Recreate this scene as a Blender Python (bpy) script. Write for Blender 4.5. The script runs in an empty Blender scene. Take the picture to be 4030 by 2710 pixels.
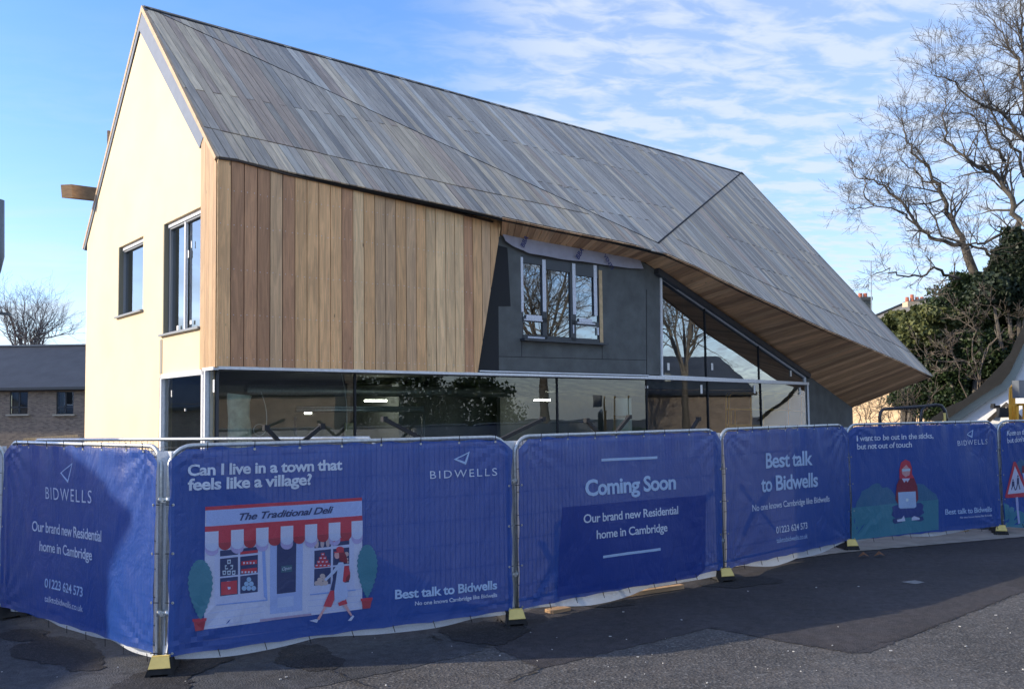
import bpy, math, random
import numpy as np
random.seed(7); rng=np.random.default_rng(7)
S=bpy.context.scene; COL=S.collection
# ---------------------------------------------------------------- camera
FP,PIT,ROL,Y0,TA,TB,CH=3507.679,0.058183,-0.013529,1423.05,0.864363,0.720387,2.249446
C0=np.array([0,0,CH])
_f=np.array([0,math.cos(PIT),math.sin(PIT)]);_r=np.array([1.,0,0]);_u=np.array([0,-math.sin(PIT),math.cos(PIT)])
RT=_r*math.cos(ROL)+_u*math.sin(ROL); UP=_u*math.cos(ROL)-_r*math.sin(ROL); FW=_f
cd=bpy.data.cameras.new('camera'); cam=bpy.data.objects.new('camera',cd); COL.objects.link(cam)
from mathutils import Matrix
cam.matrix_world=Matrix([[RT[0],UP[0],-FW[0],0],[RT[1],UP[1],-FW[1],0],[RT[2],UP[2],-FW[2],CH],[0,0,0,1]])
cd.sensor_width=36; cd.lens=FP/4030*36; cd.shift_y=(Y0-1355)/4030; cd.clip_end=2000; cd.clip_start=.1
S.camera=cam
# ---------------------------------------------------------------- light
SUN_AZ=math.radians(185.5); SUN_EL=math.radians(24)
SD=np.array([math.cos(SUN_AZ)*math.cos(SUN_EL),math.sin(SUN_AZ)*math.cos(SUN_EL),math.sin(SUN_EL)])
sl=bpy.data.lights.new('sun','SUN'); sl.energy=1.75; sl.angle=math.radians(.5); sl.color=(1,.86,.64)
so=bpy.data.objects.new('sun',sl); COL.objects.link(so)
from mathutils import Vector
so.rotation_euler=Vector(SD).to_track_quat('Z','Y').to_euler()
S.view_settings.view_transform='Standard'; S.view_settings.look='None'; S.view_settings.exposure=1.75; S.view_settings.gamma=1
S.view_settings.use_curve_mapping=False
class N:   # node helper
    def __init__(s,nt): s.nt=nt; s.n=nt.nodes; s.l=nt.links
    def __call__(s,t,ins=None,**kw):
        n=s.n.new(t)
        for k,v in kw.items(): setattr(n,k,v)
        for k,v in (ins or {}).items():
            if isinstance(v,bpy.types.NodeSocket): s.l.new(v,n.inputs[k])
            else: n.inputs[k].default_value=v
        return n
    def m(s,op,a,b=None,c=None,clamp=False):
        n=s.n.new('ShaderNodeMath'); n.operation=op; n.use_clamp=clamp
        for i,v in enumerate((a,b,c)):
            if v is None: continue
            if isinstance(v,bpy.types.NodeSocket): s.l.new(v,n.inputs[i])
            else: n.inputs[i].default_value=v
        return n.outputs[0]
    def mix(s,f,a,b,bt='MIX'):
        n=s.n.new('ShaderNodeMix'); n.data_type='RGBA'; n.blend_type=bt
        for i,v in ((0,f),(6,a),(7,b)):
            if isinstance(v,bpy.types.NodeSocket): s.l.new(v,n.inputs[i])
            else: n.inputs[i].default_value=v if i==0 else (tuple(v)+(1,))[:4]
        return n.outputs[2]
    def ramp(s,f,st):
        n=s.n.new('ShaderNodeValToRGB'); s.l.new(f,n.inputs[0]); e=n.color_ramp.elements
        while len(e)<len(st): e.new(.5)
        for i,(p,c) in enumerate(st): e[i].position=p; e[i].color=(c,c,c,1) if not isinstance(c,tuple) else c+(1,)
        return n.outputs[0]
    def sm(s,v,a,b):
        n=s.n.new('ShaderNodeMapRange'); n.interpolation_type='SMOOTHSTEP'
        if isinstance(v,bpy.types.NodeSocket): s.l.new(v,n.inputs[0])
        n.inputs[1].default_value=a; n.inputs[2].default_value=b
        return n.outputs[0]
    def noise(s,vec,scale,detail=3,rough=.5,dist=0):
        n=s('ShaderNodeTexNoise',{'Scale':scale,'Detail':detail,'Roughness':rough,'Distortion':dist})
        if vec is not None: s.l.new(vec,n.inputs['Vector'])
        return n.outputs[0]
w=bpy.data.worlds.new('World'); S.world=w; w.use_nodes=True; g=N(w.node_tree); g.n.clear()
sky=g('ShaderNodeTexSky',sky_type='NISHITA'); sky.sun_disc=False; sky.sun_elevation=SUN_EL
sky.sun_rotation=math.atan2(SD[0],SD[1]); sky.air_density=1.0; sky.dust_density=.8; sky.ozone_density=2.6; sky.altitude=30
tc=g('ShaderNodeTexCoord').outputs['Generated']
sp=g('ShaderNodeSeparateXYZ',{0:tc}); dx,dy,dz=sp.outputs
zz=g.m('MAXIMUM',g.m('ADD',dz,.06),.03)
px=g.m('DIVIDE',dx,zz); py=g.m('DIVIDE',dy,zz)
cv=g('ShaderNodeCombineXYZ',{0:g.m('MULTIPLY',px,1.0),1:py,2:0}).outputs[0]
ang=g('ShaderNodeVectorRotate',{'Vector':cv,'Angle':math.radians(-14)},rotation_type='Z_AXIS').outputs[0]
mp=g('ShaderNodeMapping',{'Vector':ang,'Scale':(2.1,3.3,1)}).outputs[0]
n1=g.noise(mp,3.4,4,.58,.35)                 # rippled cells
wv=g('ShaderNodeTexWave',{'Vector':ang,'Scale':1.5,'Distortion':5.0,'Detail':3,'Detail Scale':1.2},bands_direction='Y').outputs[1]
n3=g.noise(g('ShaderNodeMapping',{'Vector':cv,'Scale':(.35,.6,1),'Location':(1.2,.3,0)}).outputs[0],1.3,4,.6,.4)
rip=g.m('ADD',g.m('MULTIPLY',n1,.88),g.m('MULTIPLY',wv,.12))
bias=g.m('ADD',g.m('MULTIPLY',g.sm(dx,-.16,.28),.9),g.m('MULTIPLY',n3,.55))
cov=g.m('ADD',rip,g.m('MULTIPLY',bias,.55))
c1=g.m('MULTIPLY',g.m('ADD',.42,g.m('MULTIPLY',g.sm(rip,.38,.64),.58)),g.sm(bias,.16,.80))
# wisps low on the left
n4=g.noise(g('ShaderNodeMapping',{'Vector':cv,'Scale':(.5,1.3,1),'Rotation':(0,0,.35)}).outputs[0],1.1,5,.62,.6)
low=g.m('SUBTRACT',1.0,g.sm(dz,.05,.32))
c2=g.m('MULTIPLY',g.m('MULTIPLY',g.sm(n4,.34,.66),low),.75)
cl=g.m('MAXIMUM',g.m('MULTIPLY',c1,.80),c2,clamp=True)
hs=g('ShaderNodeHueSaturation',{'Saturation':1.22,'Value':.93,'Color':sky.outputs[0]}).outputs[0]
skc=g.mix(1.0,hs,(1.0,.955,1.08),'MULTIPLY')
cc=g.mix(1.0,(2.55,2.8,3.15),(1,1,1),'MULTIPLY')
out=g.mix(cl,skc,cc)
bg=g('ShaderNodeBackground',{'Color':out,'Strength':.096}); g('ShaderNodeOutputWorld',{'Surface':bg.outputs[0]})
# ---------------------------------------------------------------- pixel helpers (photo pixels -> true positions on real planes)
def ray(x,y): return FW+RT*(x-2015)/FP+UP*(Y0-y)/FP
def onp(P0,n,x,y): d=ray(x,y); return C0+d*(np.dot(P0-C0,n)/np.dot(d,n))
def atY(x,y,Y): d=ray(x,y); return C0+d*(Y/d[1])
def gnd(x,y,z=0.): d=ray(x,y); return C0+d*((z-CH)/d[2])
Z=np.array([0,0,1.])
# ---------------------------------------------------------------- materials
MATS={}
def mat(name,col,rough=.7,metal=0,var=.0,scale=8,bump=0,bscale=40,spec=.5,trans=0,emis=0,detail=4,stretch=None):
    if name in MATS: return MATS[name]
    m=bpy.data.materials.new(name); m.use_nodes=True; q=N(m.node_tree); q.n.clear()
    b=q('ShaderNodeBsdfPrincipled',{'Base Color':tuple(col)+(1,),'Roughness':rough,'Metallic':metal,'Specular IOR Level':spec})
    o=q('ShaderNodeTexCoord').outputs['Object']
    if stretch: o=q('ShaderNodeMapping',{'Vector':o,'Scale':stretch}).outputs[0]
    if var:
        nz=q.noise(o,scale,detail,.6); c=q.mix(q.ramp(nz,[(.3,0.),(.7,1.)]),[x*(1-var) for x in col],[min(1,x*(1+var)) for x in col])
        q.l.new(c,b.inputs['Base Color'])
    if bump:
        bp=q('ShaderNodeBump',{'Strength':bump,'Distance':.01,'Height':q.noise(o,bscale,4,.6)}); q.l.new(bp.outputs[0],b.inputs['Normal'])
    sh=b.outputs[0]
    if trans:
        t=q('ShaderNodeBsdfTranslucent',{'Color':tuple(col)+(1,)}); sh=q('ShaderNodeMixShader',{0:trans,1:sh,2:t.outputs[0]}).outputs[0]
    if emis:
        b.inputs['Emission Color'].default_value=tuple(col)+(1,); b.inputs['Emission Strength'].default_value=emis
    q('ShaderNodeOutputMaterial',{'Surface':sh}); MATS[name]=m; return m
def wood(name,weather):
    m=bpy.data.materials.new(name); m.use_nodes=True; q=N(m.node_tree); q.n.clear()
    at=q('ShaderNodeAttribute',attribute_name='tint').outputs[0]
    uv=q('ShaderNodeUVMap',uv_map='UVMap').outputs[0]
    a=q.noise(q('ShaderNodeMapping',{'Vector':uv,'Scale':(70,1.6,1)}).outputs[0],1.0,5,.65,.6)
    b=q.noise(q('ShaderNodeMapping',{'Vector':uv,'Scale':(9,1.1,1)}).outputs[0],1.0,4,.6,1.2)
    k=q('ShaderNodeTexVoronoi',{'Vector':q('ShaderNodeMapping',{'Vector':uv,'Scale':(5.2,1.5,1)}).outputs[0],'Scale':1.0}).outputs[0]
    kn=q.sm(k,.035,.07)
    c=q.mix(q.ramp(a,[(.3,.0),(.72,1.)]),(.74,.72,.70),(1.12,1.12,1.12))
    c=q.mix(1.0,at,c,'MULTIPLY')
    c2=q.mix(q.ramp(b,[(.38,0.),(.62,1.)]),(.84,.82,.82),(1.1,1.08,1.05)); c=q.mix(1.0,c,c2,'MULTIPLY')
    if not weather: c=q.mix(q.m('MULTIPLY',q.m('SUBTRACT',1.0,kn),.75),c,(.09,.05,.03))
    else:
        st=q.noise(q('ShaderNodeMapping',{'Vector':uv,'Scale':(14,.7,1)}).outputs[0],1.0,5,.7,.4)
        c=q.mix(q.m('MULTIPLY',q.sm(st,.50,.72),.5),c,(.12,.125,.135))
    bs=q('ShaderNodeBsdfPrincipled',{'Base Color':c,'Roughness':.62 if weather else .58,'Specular IOR Level':.4})
    bp=q('ShaderNodeBump',{'Strength':.35,'Distance':.004,'Height':a}); q.l.new(bp.outputs[0],bs.inputs['Normal'])
    q('ShaderNodeOutputMaterial',{'Surface':bs.outputs[0]}); return m
M_roof=wood('weathered_cedar',True); M_clad=wood('cedar',False)
def glassmat(name,tint,ior=1.75):
    m=bpy.data.materials.new(name); m.use_nodes=True; q=N(m.node_tree); q.n.clear()
    t=q('ShaderNodeBsdfTransparent',{'Color':tuple(tint)+(1,)})
    nz=q.noise(q('ShaderNodeTexCoord').outputs['Object'],.8,2,.5)
    bp=q('ShaderNodeBump',{'Strength':.10,'Distance':.02,'Height':nz})
    gl=q('ShaderNodeBsdfGlossy',{'Color':(.86,.93,1,1),'Roughness':.004,'Normal':bp.outputs[0]})
    fr=q('ShaderNodeFresnel',{'IOR':ior})
    mx=q('ShaderNodeMixShader',{0:q.m('MULTIPLY',fr.outputs[0],1.5,clamp=True),1:t.outputs[0],2:gl.outputs[0]})
    q('ShaderNodeOutputMaterial',{'Surface':mx.outputs[0]}); return m
M_glass=glassmat('window_glass',(.50,.58,.56),2.8); M_glass2=glassmat('shopfront_glass',(.72,.82,.79),1.7)
def pvc(name,col,perf=.16,tr=.13,rough=.38,tint=False):
    m=bpy.data.materials.new(name); m.use_nodes=True; q=N(m.node_tree); q.n.clear()
    o=q('ShaderNodeTexCoord').outputs['Object']
    c=tuple(col)+(1,)
    hf=q.noise(o,260,2,.6)
    c=q.mix(q.ramp(hf,[(.35,0.),(.7,1.)]),[x*.82 for x in col],[min(1,x*1.2+.012) for x in col])
    b=q('ShaderNodeBsdfPrincipled',{'Base Color':c,'Roughness':rough,'Specular IOR Level':.55})
    nz=q.noise(q('ShaderNodeMapping',{'Vector':o,'Scale':(1,1,.55)}).outputs[0],3.2,4,.6,.6)
    bp=q('ShaderNodeBump',{'Strength':.55,'Distance':.05,'Height':nz}); bp2=q('ShaderNodeBump',{'Strength':.25,'Distance':.004,'Height':hf,'Normal':bp.outputs[0]})
    q.l.new(bp2.outputs[0],b.inputs['Normal'])
    t=q('ShaderNodeBsdfTranslucent',{'Color':c}); s1=q('ShaderNodeMixShader',{0:tr,1:b.outputs[0],2:t.outputs[0]})
    tp=q('ShaderNodeBsdfTransparent'); s2=q('ShaderNodeMixShader',{0:perf,1:s1.outputs[0],2:tp.outputs[0]})
    q('ShaderNodeOutputMaterial',{'Surface':s2.outputs[0]}); return m
PV={}
def P_(col,perf=.12):
    k=(col,perf)
    if k not in PV: PV[k]=pvc('banner_print_%02d'%len(PV),col,perf)
    return PV[k]
BLUE=(.007,.066,.355); NAVY=(.010,.045,.29); LB=(.42,.60,.98); WH=(.55,.62,.92); REDP=(.52,.05,.09); MAR=(.22,.03,.06); TEAL=(.05,.22,.33); TEAL2=(.04,.15,.30); DKB=(.03,.05,.16); SKIN=(.62,.36,.40); SKY2=(.36,.48,.90)
M_cream=mat('cream_render',(.80,.645,.425),.9,var=.07,scale=.8,bump=.15,bscale=90)
M_alu=mat('white_aluminium',(.72,.74,.77),.45,var=.1,scale=20)
M_dkframe=mat('anthracite_frame',(.035,.042,.055),.4)
M_grframe=mat('grey_window_frame',(.24,.26,.28),.45)
M_flash=mat('grey_metal_flashing',(.14,.16,.19),.4,var=.1)
M_render=mat('dark_render_board',(.105,.115,.118),.85,var=.22,scale=2.5,bump=.1)
M_black=mat('black_membrane',(.012,.014,.018),.8)
M_galv=mat('galvanised_steel',(.50,.53,.54),.42,.75,var=.18,scale=30,bump=.1)
M_wire=mat('backlit_mesh_wire',(.14,.15,.16),.5,.4)  # galvanised wire coloured dark for its backlit look
M_plastic=mat('black_rubber',(.018,.018,.02),.75,var=.3,scale=20,bump=.3)
M_yellow=mat('yellow_plastic',(.72,.55,.17),.5,var=.08,scale=18,bump=.1)
M_liftyel=mat('yellow_paint',(.75,.38,.04),.4,var=.1)
M_tubeblk=mat('black_paint',(.02,.022,.03),.25)
M_conc=mat('interior_plaster',(.24,.25,.25),.9,var=.15,scale=2)
M_slab=mat('interior_slab',(.10,.10,.10),.9)
M_light=mat('light_tube',(1,.95,.8),.5,emis=9)
M_bark=mat('bark',(.105,.092,.076),.9,var=.3,scale=6,bump=.3)
M_bark2=mat('pale_bark',(.22,.19,.14),.9,var=.3,scale=6)
M_farbark=mat('far_bark',(.16,.14,.14),.9,var=.2)
M_slate=mat('dark_slate',(.028,.034,.045),.55,var=.25,scale=1.2,bump=.3,bscale=30)
M_white=mat('white_render',(.80,.82,.85),.9,var=.03,scale=1)
M_barge=mat('pale_bargeboard',(.30,.34,.32),.6,var=.05)
M_terra=mat('terracotta',(.42,.14,.08),.8,var=.15)
M_orange=mat('timber_beam',(.38,.24,.13),.8,var=.25,scale=5,stretch=(1,1,4))
M_softw=mat('sawn_softwood',(.55,.40,.23),.8,var=.2,scale=12)
M_foil=mat('foil_strip',(.62,.66,.75),.4,var=.25,scale=60)
M_memb=mat('grey_breather_membrane',(.33,.33,.40),.7,var=.08,scale=5,bump=.2,bscale=12)
M_sticker=mat('paper_sticker',(.8,.8,.78),.8)
M_curtain=mat('sheer_curtain',(.6,.62,.62),.8,var=.25,scale=18,trans=.4,stretch=(3,3,.2))
M_tarp=pvc('white_sheeting',(.66,.70,.76),0,.16,.45)
def brickmat(name,c1,c2,mortar,sc=1.0):
    m=bpy.data.materials.new(name); m.use_nodes=True; q=N(m.node_tree); q.n.clear()
    uv=q('ShaderNodeUVMap',uv_map='UVMap').outputs[0]
    b=q('ShaderNodeTexBrick',{'Vector':uv,'Color1':c1+(1,),'Color2':c2+(1,),'Mortar':mortar+(1,),'Scale':1,'Mortar Size':.006,'Brick Width':.225,'Row Height':.075,'Bias':-.3})
    nz=q.noise(uv,3.5,4,.6); c=q.mix(1.0,b.outputs[0],q.mix(nz,(.6,.6,.6),(1.35,1.35,1.35)),'MULTIPLY')
    bs=q('ShaderNodeBsdfPrincipled',{'Base Color':c,'Roughness':.9}); q('ShaderNodeOutputMaterial',{'Surface':bs.outputs[0]}); return m
M_brickL=brickmat('buff_multi_brick',(.27,.21,.16),(.12,.09,.08),(.26,.23,.2))
M_brickR=brickmat('sunny_stock_brick',(.58,.42,.24),(.40,.26,.14),(.5,.42,.3))
def leafmat(name,ca,cb):
    m=bpy.data.materials.new(name); m.use_nodes=True; q=N(m.node_tree); q.n.clear()
    ob=q('ShaderNodeTexCoord').outputs['Object']
    r=q('ShaderNodeNewGeometry').outputs['Random Per Island']; nz=q.noise(ob,.9,3,.6)
    f=q.m('ADD',q.m('MULTIPLY',r,.5),q.m('MULTIPLY',q.sm(nz,.35,.65),.5))
    c=q.mix(f,ca,cb); b=q('ShaderNodeBsdfPrincipled',{'Base Color':c,'Roughness':.5,'Specular IOR Level':.35}); t=q('ShaderNodeBsdfTranslucent',{'Color':c})
    s=q('ShaderNodeMixShader',{0:.25,1:b.outputs[0],2:t.outputs[0]}); q('ShaderNodeOutputMaterial',{'Surface':s.outputs[0]}); return m
M_leaf1=leafmat('dark_evergreen_leaf',(.018,.035,.014),(.055,.085,.030))
M_leaf2=leafmat('laurel_leaf',(.035,.055,.018),(.16,.17,.06))
M_leaf3=leafmat('ivy_leaf',(.015,.028,.014),(.05,.07,.04))
M_twig=mat('dry_twig',(.13,.105,.08),.9,var=.3)
# ---------------------------------------------------------------- mesh helpers
ORG={}
def link(o,parent=None):
    COL.objects.link(o)
    if parent is not None: o.parent=parent
def root(name,label,cat,loc,group=None):
    o=bpy.data.objects.new(name,None); o.location=tuple(float(x) for x in loc); link(o); o.empty_display_size=.2
    o['label']=label; o['category']=cat
    if group: o['group']=group
    ORG[o.name]=np.array(loc,float); return o
def tag(o,label,cat,group=None):
    o['label']=label; o['category']=cat
    if group: o['group']=group
    return o
class MB:
    def __init__(s): s.v=[]; s.f=[]; s.uv=[]; s.mi=[]; s.k=0
    def poly(s,pts,uvs=None):
        i=len(s.v); s.v+= [tuple(p) for p in pts]; s.f.append(tuple(range(i,i+len(pts)))); s.uv.append(uvs); s.mi.append(s.k)
    def box(s,c,ex,ey,ez,hx,hy,hz):
        c=np.array(c,float); ex,ey,ez=np.array(ex)*hx,np.array(ey)*hy,np.array(ez)*hz; i=len(s.v)
        for a in (-1,1):
            for b in (-1,1):
                for d in (-1,1): s.v.append(tuple(c+ex*a+ey*b+ez*d))
        for q in ((0,1,3,2),(4,6,7,5),(0,4,5,1),(2,3,7,6),(0,2,6,4),(1,5,7,3)): s.f.append(tuple(i+k for k in q)); s.uv.append(None); s.mi.append(s.k)
    def bar(s,a,b,wd,ht,up=Z):
        a=np.array(a,float);b=np.array(b,float);d=b-a;L=np.linalg.norm(d);d/=L; sd=np.cross(d,up)
        if np.linalg.norm(sd)<1e-4: sd=np.cross(d,[1,0,0])
        sd/=np.linalg.norm(sd); u=np.cross(sd,d); s.box((a+b)/2,d,sd,u,L/2,wd/2,ht/2)
    def tube(s,pts,r,n=8,caps=True):
        pts=[np.array(p,float) for p in pts]; m=len(pts); rr=r if hasattr(r,'__len__') else [r]*m; i0=len(s.v); pu=None
        for k,p in enumerate(pts):
            d=pts[min(k+1,m-1)]-pts[max(k-1,0)]; d/=max(np.linalg.norm(d),1e-9)
            if pu is None: pu=np.cross(d,[.3,.2,1]) if abs(d[2])<.9 else np.cross(d,[1,.1,0])
            pu=pu-d*np.dot(pu,d); pu/=max(np.linalg.norm(pu),1e-9); q=np.cross(d,pu)
            for j in range(n):
                t=2*math.pi*j/n; s.v.append(tuple(p+(pu*math.cos(t)+q*math.sin(t))*rr[k]))
        for k in range(m-1):
            for j in range(n):
                a=i0+k*n+j; b=i0+k*n+(j+1)%n; s.f.append((a,b,b+n,a+n)); s.uv.append(None); s.mi.append(s.k)
        if caps and n>3:
            s.f.append(tuple(i0+j for j in range(n))[::-1]); s.uv.append(None); s.mi.append(s.k)
            s.f.append(tuple(i0+(m-1)*n+j for j in range(n))); s.uv.append(None); s.mi.append(s.k)
    def prism(s,pts,n,th,uvs=None):      # polygon pts extruded by -n*th
        n=np.array(n); pts=[np.array(p) for p in pts]; s.poly(pts,uvs); low=[p-n*th for p in pts]
        s.poly(low[::-1],uvs[::-1] if uvs else None)
        for i in range(len(pts)):
            j=(i+1)%len(pts); s.poly([pts[i],low[i],low[j],pts[j]],[uvs[i],uvs[i],uvs[j],uvs[j]] if uvs else None)
    def build(s,name,m,parent=None,smooth=False,tint=None,kind=None):
        org=ORG.get(parent.name,np.zeros(3)) if parent is not None else (np.zeros(3))
        me=bpy.data.meshes.new(name); me.from_pydata([tuple(np.array(p)-org) for p in s.v],[],s.f)
        for mm in (m if isinstance(m,(list,tuple)) else [m]): me.materials.append(mm)
        if any(s.mi): me.polygons.foreach_set('material_index',s.mi)
        if any(u is not None for u in s.uv):
            l=me.uv_layers.new(name='UVMap'); d=[]
            for fc,u in zip(s.f,s.uv):
                for k in range(len(fc)): d+= list(u[k]) if u is not None else [0,0]
            l.data.foreach_set('uv',d)
        if tint is not None:
            at=me.color_attributes.new('tint','FLOAT_COLOR','CORNER'); 
            if isinstance(tint[0],(int,float)): cs=list(tint)+[1]; at.data.foreach_set('color',cs*len(at.data))
            else:
                d=[]
                for fc,t in zip(s.f,tint): d+= (list(t)+[1])*len(fc)
                at.data.foreach_set('color',d)
        if smooth: me.polygons.foreach_set('use_smooth',[True]*len(me.polygons))
        me.update(); o=bpy.data.objects.new(name,me); link(o,parent); ORG[o.name]=org
        if kind: o['kind']=kind
        return o
def clip(poly,a,b,c):   # keep a*x+b*y+c>=0
    r=[]; n=len(poly)
    for i in range(n):
        p,q=poly[i],poly[(i+1)%n]; u=a*p[0]+b*p[1]+c; v=a*q[0]+b*q[1]+c
        if u>=0: r.append(p)
        if (u>=0)!=(v>=0): t=u/(u-v); r.append((p[0]+(q[0]-p[0])*t,p[1]+(q[1]-p[1])*t))
    return r
def area(p): return .5*abs(sum(p[i][0]*p[(i+1)%len(p)][1]-p[(i+1)%len(p)][0]*p[i][1] for i in range(len(p)))) if len(p)>2 else 0
def strips(poly,w,gap,off=0):
    xs=[p[0] for p in poly]; i=math.floor((min(xs)-off)/w); out=[]
    while off+i*w<max(xs):
        a=off+i*w+gap/2; b=off+(i+1)*w-gap/2; q=clip(clip(poly,1,0,-a),-1,0,b)
        if area(q)>.004: out.append((i,q))
        i+=1
    return out
def wall(mb,O,e1,e2,outline,holes,n=None,depth=0,uv=False):
    xs=sorted(set([-1e3,1e3]+[h[0] for h in holes]+[h[1] for h in holes]))
    def emit(pl):
        if area(pl)>1e-4: mb.poly([O+e1*p[0]+e2*p[1] for p in pl],[(p[0],p[1]) for p in pl] if uv else None)
    for a,b in zip(xs,xs[1:]):
        st=clip(clip(outline,1,0,-a),-1,0,b)
        if area(st)<1e-5: continue
        m=(a+b)/2; hs=sorted([h for h in holes if h[0]<m<h[1]],key=lambda h:h[2]); lo=-1e3
        for h in hs:
            emit(clip(clip(st,0,1,-lo),0,-1,h[2])); lo=h[3]
        emit(clip(st,0,1,-lo))
    if depth:
        for x0,x1,z0,z1 in holes:
            c=[(x0,z0),(x1,z0),(x1,z1),(x0,z1)]
            for i in range(4):
                p,q=c[i],c[(i+1)%4]; A=O+e1*p[0]+e2*p[1]; B=O+e1*q[0]+e2*q[1]
                mb.poly([A,B,B-n*depth,A-n*depth])
# ---------------------------------------------------------------- main frame of the place
a=np.array([math.sin(TA),math.cos(TA),0]); nA=np.array([a[1],-a[0],0])
b=np.array([math.sin(TB),math.cos(TB),0]); nB=np.array([b[1],-b[0],0]); gl=-a; lf=-nA   # gl: gable outward, lf: leftwards along gable
K=atY(852,1440,12.6)
AP=onp(K,a,563.4,23); CO=onp(K,nA,855,614); RE=onp(AP,nA,2919,679)
nU=np.cross(a,CO-AP); nU/=np.linalg.norm(nU); nU*=np.sign(nU[2])
Cp=onp(AP,nU,2590,957); Cp=C0+(Cp-C0)*.993
nU=np.cross(a,Cp-AP); nU/=np.linalg.norm(nU); nU*=np.sign(nU[2])
nL=np.cross(CO-AP,Cp-AP); nL/=np.linalg.norm(nL); nL*=np.sign(nL[2])
RC=.15; KR=K-nA*RC
Kb=onp(KR,nA,2542,1474)
we=onp(Kb,nB,3355,1603); T=onp(we,b,3669,1480)
nW=np.cross(T-RE,Cp-RE); nW/=np.linalg.norm(nW); nW*=np.sign(nW[2])
HEAD=K[2]      # underside of cladding
# ---------------------------------------------------------------- ground
def groundmat(name,base,chip,var,coarse,red):
    m=bpy.data.materials.new(name); m.use_nodes=True; q=N(m.node_tree); q.n.clear()
    o=q('ShaderNodeTexCoord').outputs['Object']
    big=q.noise(o,.45,5,.6,.5); mid=q.noise(o,3.5,5,.62); fine=q.noise(o,coarse,3,.65)
    v=q('ShaderNodeTexVoronoi',{'Vector':o,'Scale':coarse*1.1},feature='F1'); 
    c=q.mix(q.sm(big,.36,.64),[x*(1-var) for x in base],[x*(1+var) for x in base])
    c=q.mix(q.m('MULTIPLY',q.sm(mid,.4,.75),.6),c,red); c=q.mix(1.0,c,q.mix(q.sm(q.noise(o,9,4,.7),.3,.7),(.72,.72,.72),(1.3,1.3,1.3)),'MULTIPLY')
    c=q.mix(q.m('MULTIPLY',q.sm(fine,.52,.66),chip),c,(.15,.145,.14))
    sp_=q('ShaderNodeSeparateColor',{0:v.outputs['Color']}).outputs[0]
    c=q.mix(q.m('MULTIPLY',q.sm(sp_,.90,1.0),chip*.7),c,(.20,.195,.185))
    c=q.mix(q.m('MULTIPLY',q.sm(fine,.46,.32),.55),c,(.008,.008,.010))
    dv=q.sm(big,.62,.68); c=q.mix(q.m('MULTIPLY',dv,.18),c,(.11,.105,.11))
    bs=q('ShaderNodeBsdfPrincipled',{'Base Color':c,'Roughness':.82,'Specular IOR Level':.35})
    h=q.m('ADD',q.m('MULTIPLY',fine,1.0),q.m('MULTIPLY',v.outputs['Distance'],.6))
    bp=q('ShaderNodeBump',{'Strength':.75,'Distance':.014,'Height':h}); q.l.new(bp.outputs[0],bs.inputs['Normal'])
    q('ShaderNodeOutputMaterial',{'Surface':bs.outputs[0]}); return m
M_g=groundmat('coarse_asphalt',(.066,.064,.064),.95,.25,38,(.095,.082,.072))
M_g2=groundmat('smooth_tarmac',(.040,.037,.041),.2,.22,75,(.054,.045,.043))
M_g3=groundmat('dark_patch_tarmac',(.020,.020,.023),.25,.3,60,(.022,.018,.018))
M_g4=groundmat('worn_grey_asphalt',(.052,.055,.062),.2,.3,60,(.066,.063,.066))
def sheet(name,pts,z,m,rag=0.,kind='structure'):
    P=[np.array(p[:2]) for p in pts]
    if rag:
        R=[]
        for i in range(len(P)):
            p,q=P[i],P[(i+1)%len(P)]; L=np.linalg.norm(q-p); k=max(1,int(L/.06)); 
            for j in range(min(k,120)):
                t=j/min(k,120); R.append(p+(q-p)*t+rng.normal(0,rag,2))
        P=R
    mb=MB(); mb.poly([(p[0],p[1],z) for p in P]); o=mb.build(name,m); o['kind']=kind; return o
sheet('ground',[(-300,-60),(300,-60),(300,500),(-300,500)],0,M_g)
tm=[gnd(*p) for p in [(1953,2551),(2134,2629),(2260,2600),(2385,2568),(2799,2470),(3060,2520),(3344,2568),(3420,2568),(3640,2480),(4030,2326)]]
sheet('tarmac',list(tm)+[(16,16.5),(30,34),(12,30),(3,14),(-.2,9.9)],.004,M_g2,.012)
sheet('asphalt',[gnd(*p) for p in [(-500,2500),(-600,2900),(100,2760),(900,2760),(1250,2700),(1560,2640),(1900,2560),(1960,2440)]]+[(-.4,10.4),(-3.2,8.8),(-6,11),(-9,12)],.004,M_g4,.01)
def blob(name,cx,cy,rx,ry,z,m,seed):
    r=random.Random(seed); ph=[r.uniform(0,6.28) for _ in range(5)]; pts=[]
    for i in range(90):
        t=i/90*6.2832; k=1+.12*math.sin(2*t+ph[0])+.09*math.sin(3*t+ph[1])+.06*math.sin(5*t+ph[2])+.04*math.sin(9*t+ph[3])+.03*math.sin(17*t+ph[4])
        pts.append(gnd(cx+rx*k*math.cos(t),cy+ry*k*math.sin(t)))
    return sheet(name,pts,z,m,.004)
blob('tarmac_patch',235,2565,165,62,.009,M_g3,1); blob('tarmac_patch',1215,2590,130,50,.009,M_g3,2)
blob('tarmac_patch',1905,2490,150,50,.010,M_g3,3); blob('tarmac_patch',330,2625,70,20,.010,M_g3,4)
blob('tarmac_patch',90,2500,110,22,.010,M_g3,5)
blob('tarmac_patch',2350,2370,130,24,.010,M_g3,8); blob('tarmac_patch',2900,2290,160,22,.010,M_g3,9)
sheet('tarmac_patch',[gnd(*p) for p in [(330,2770),(520,2660),(640,2620),(800,2590),(960,2560),(900,2600),(760,2660),(720,2770)]],.012,M_g3,.02)
sheet('asphalt_scar',[gnd(*p) for p in [(3545,2290),(3600,2284),(3640,2292),(3600,2299)]],.009,mat('pale_worn_asphalt',(.2,.2,.2),.9,var=.2,scale=30),.004)
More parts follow.
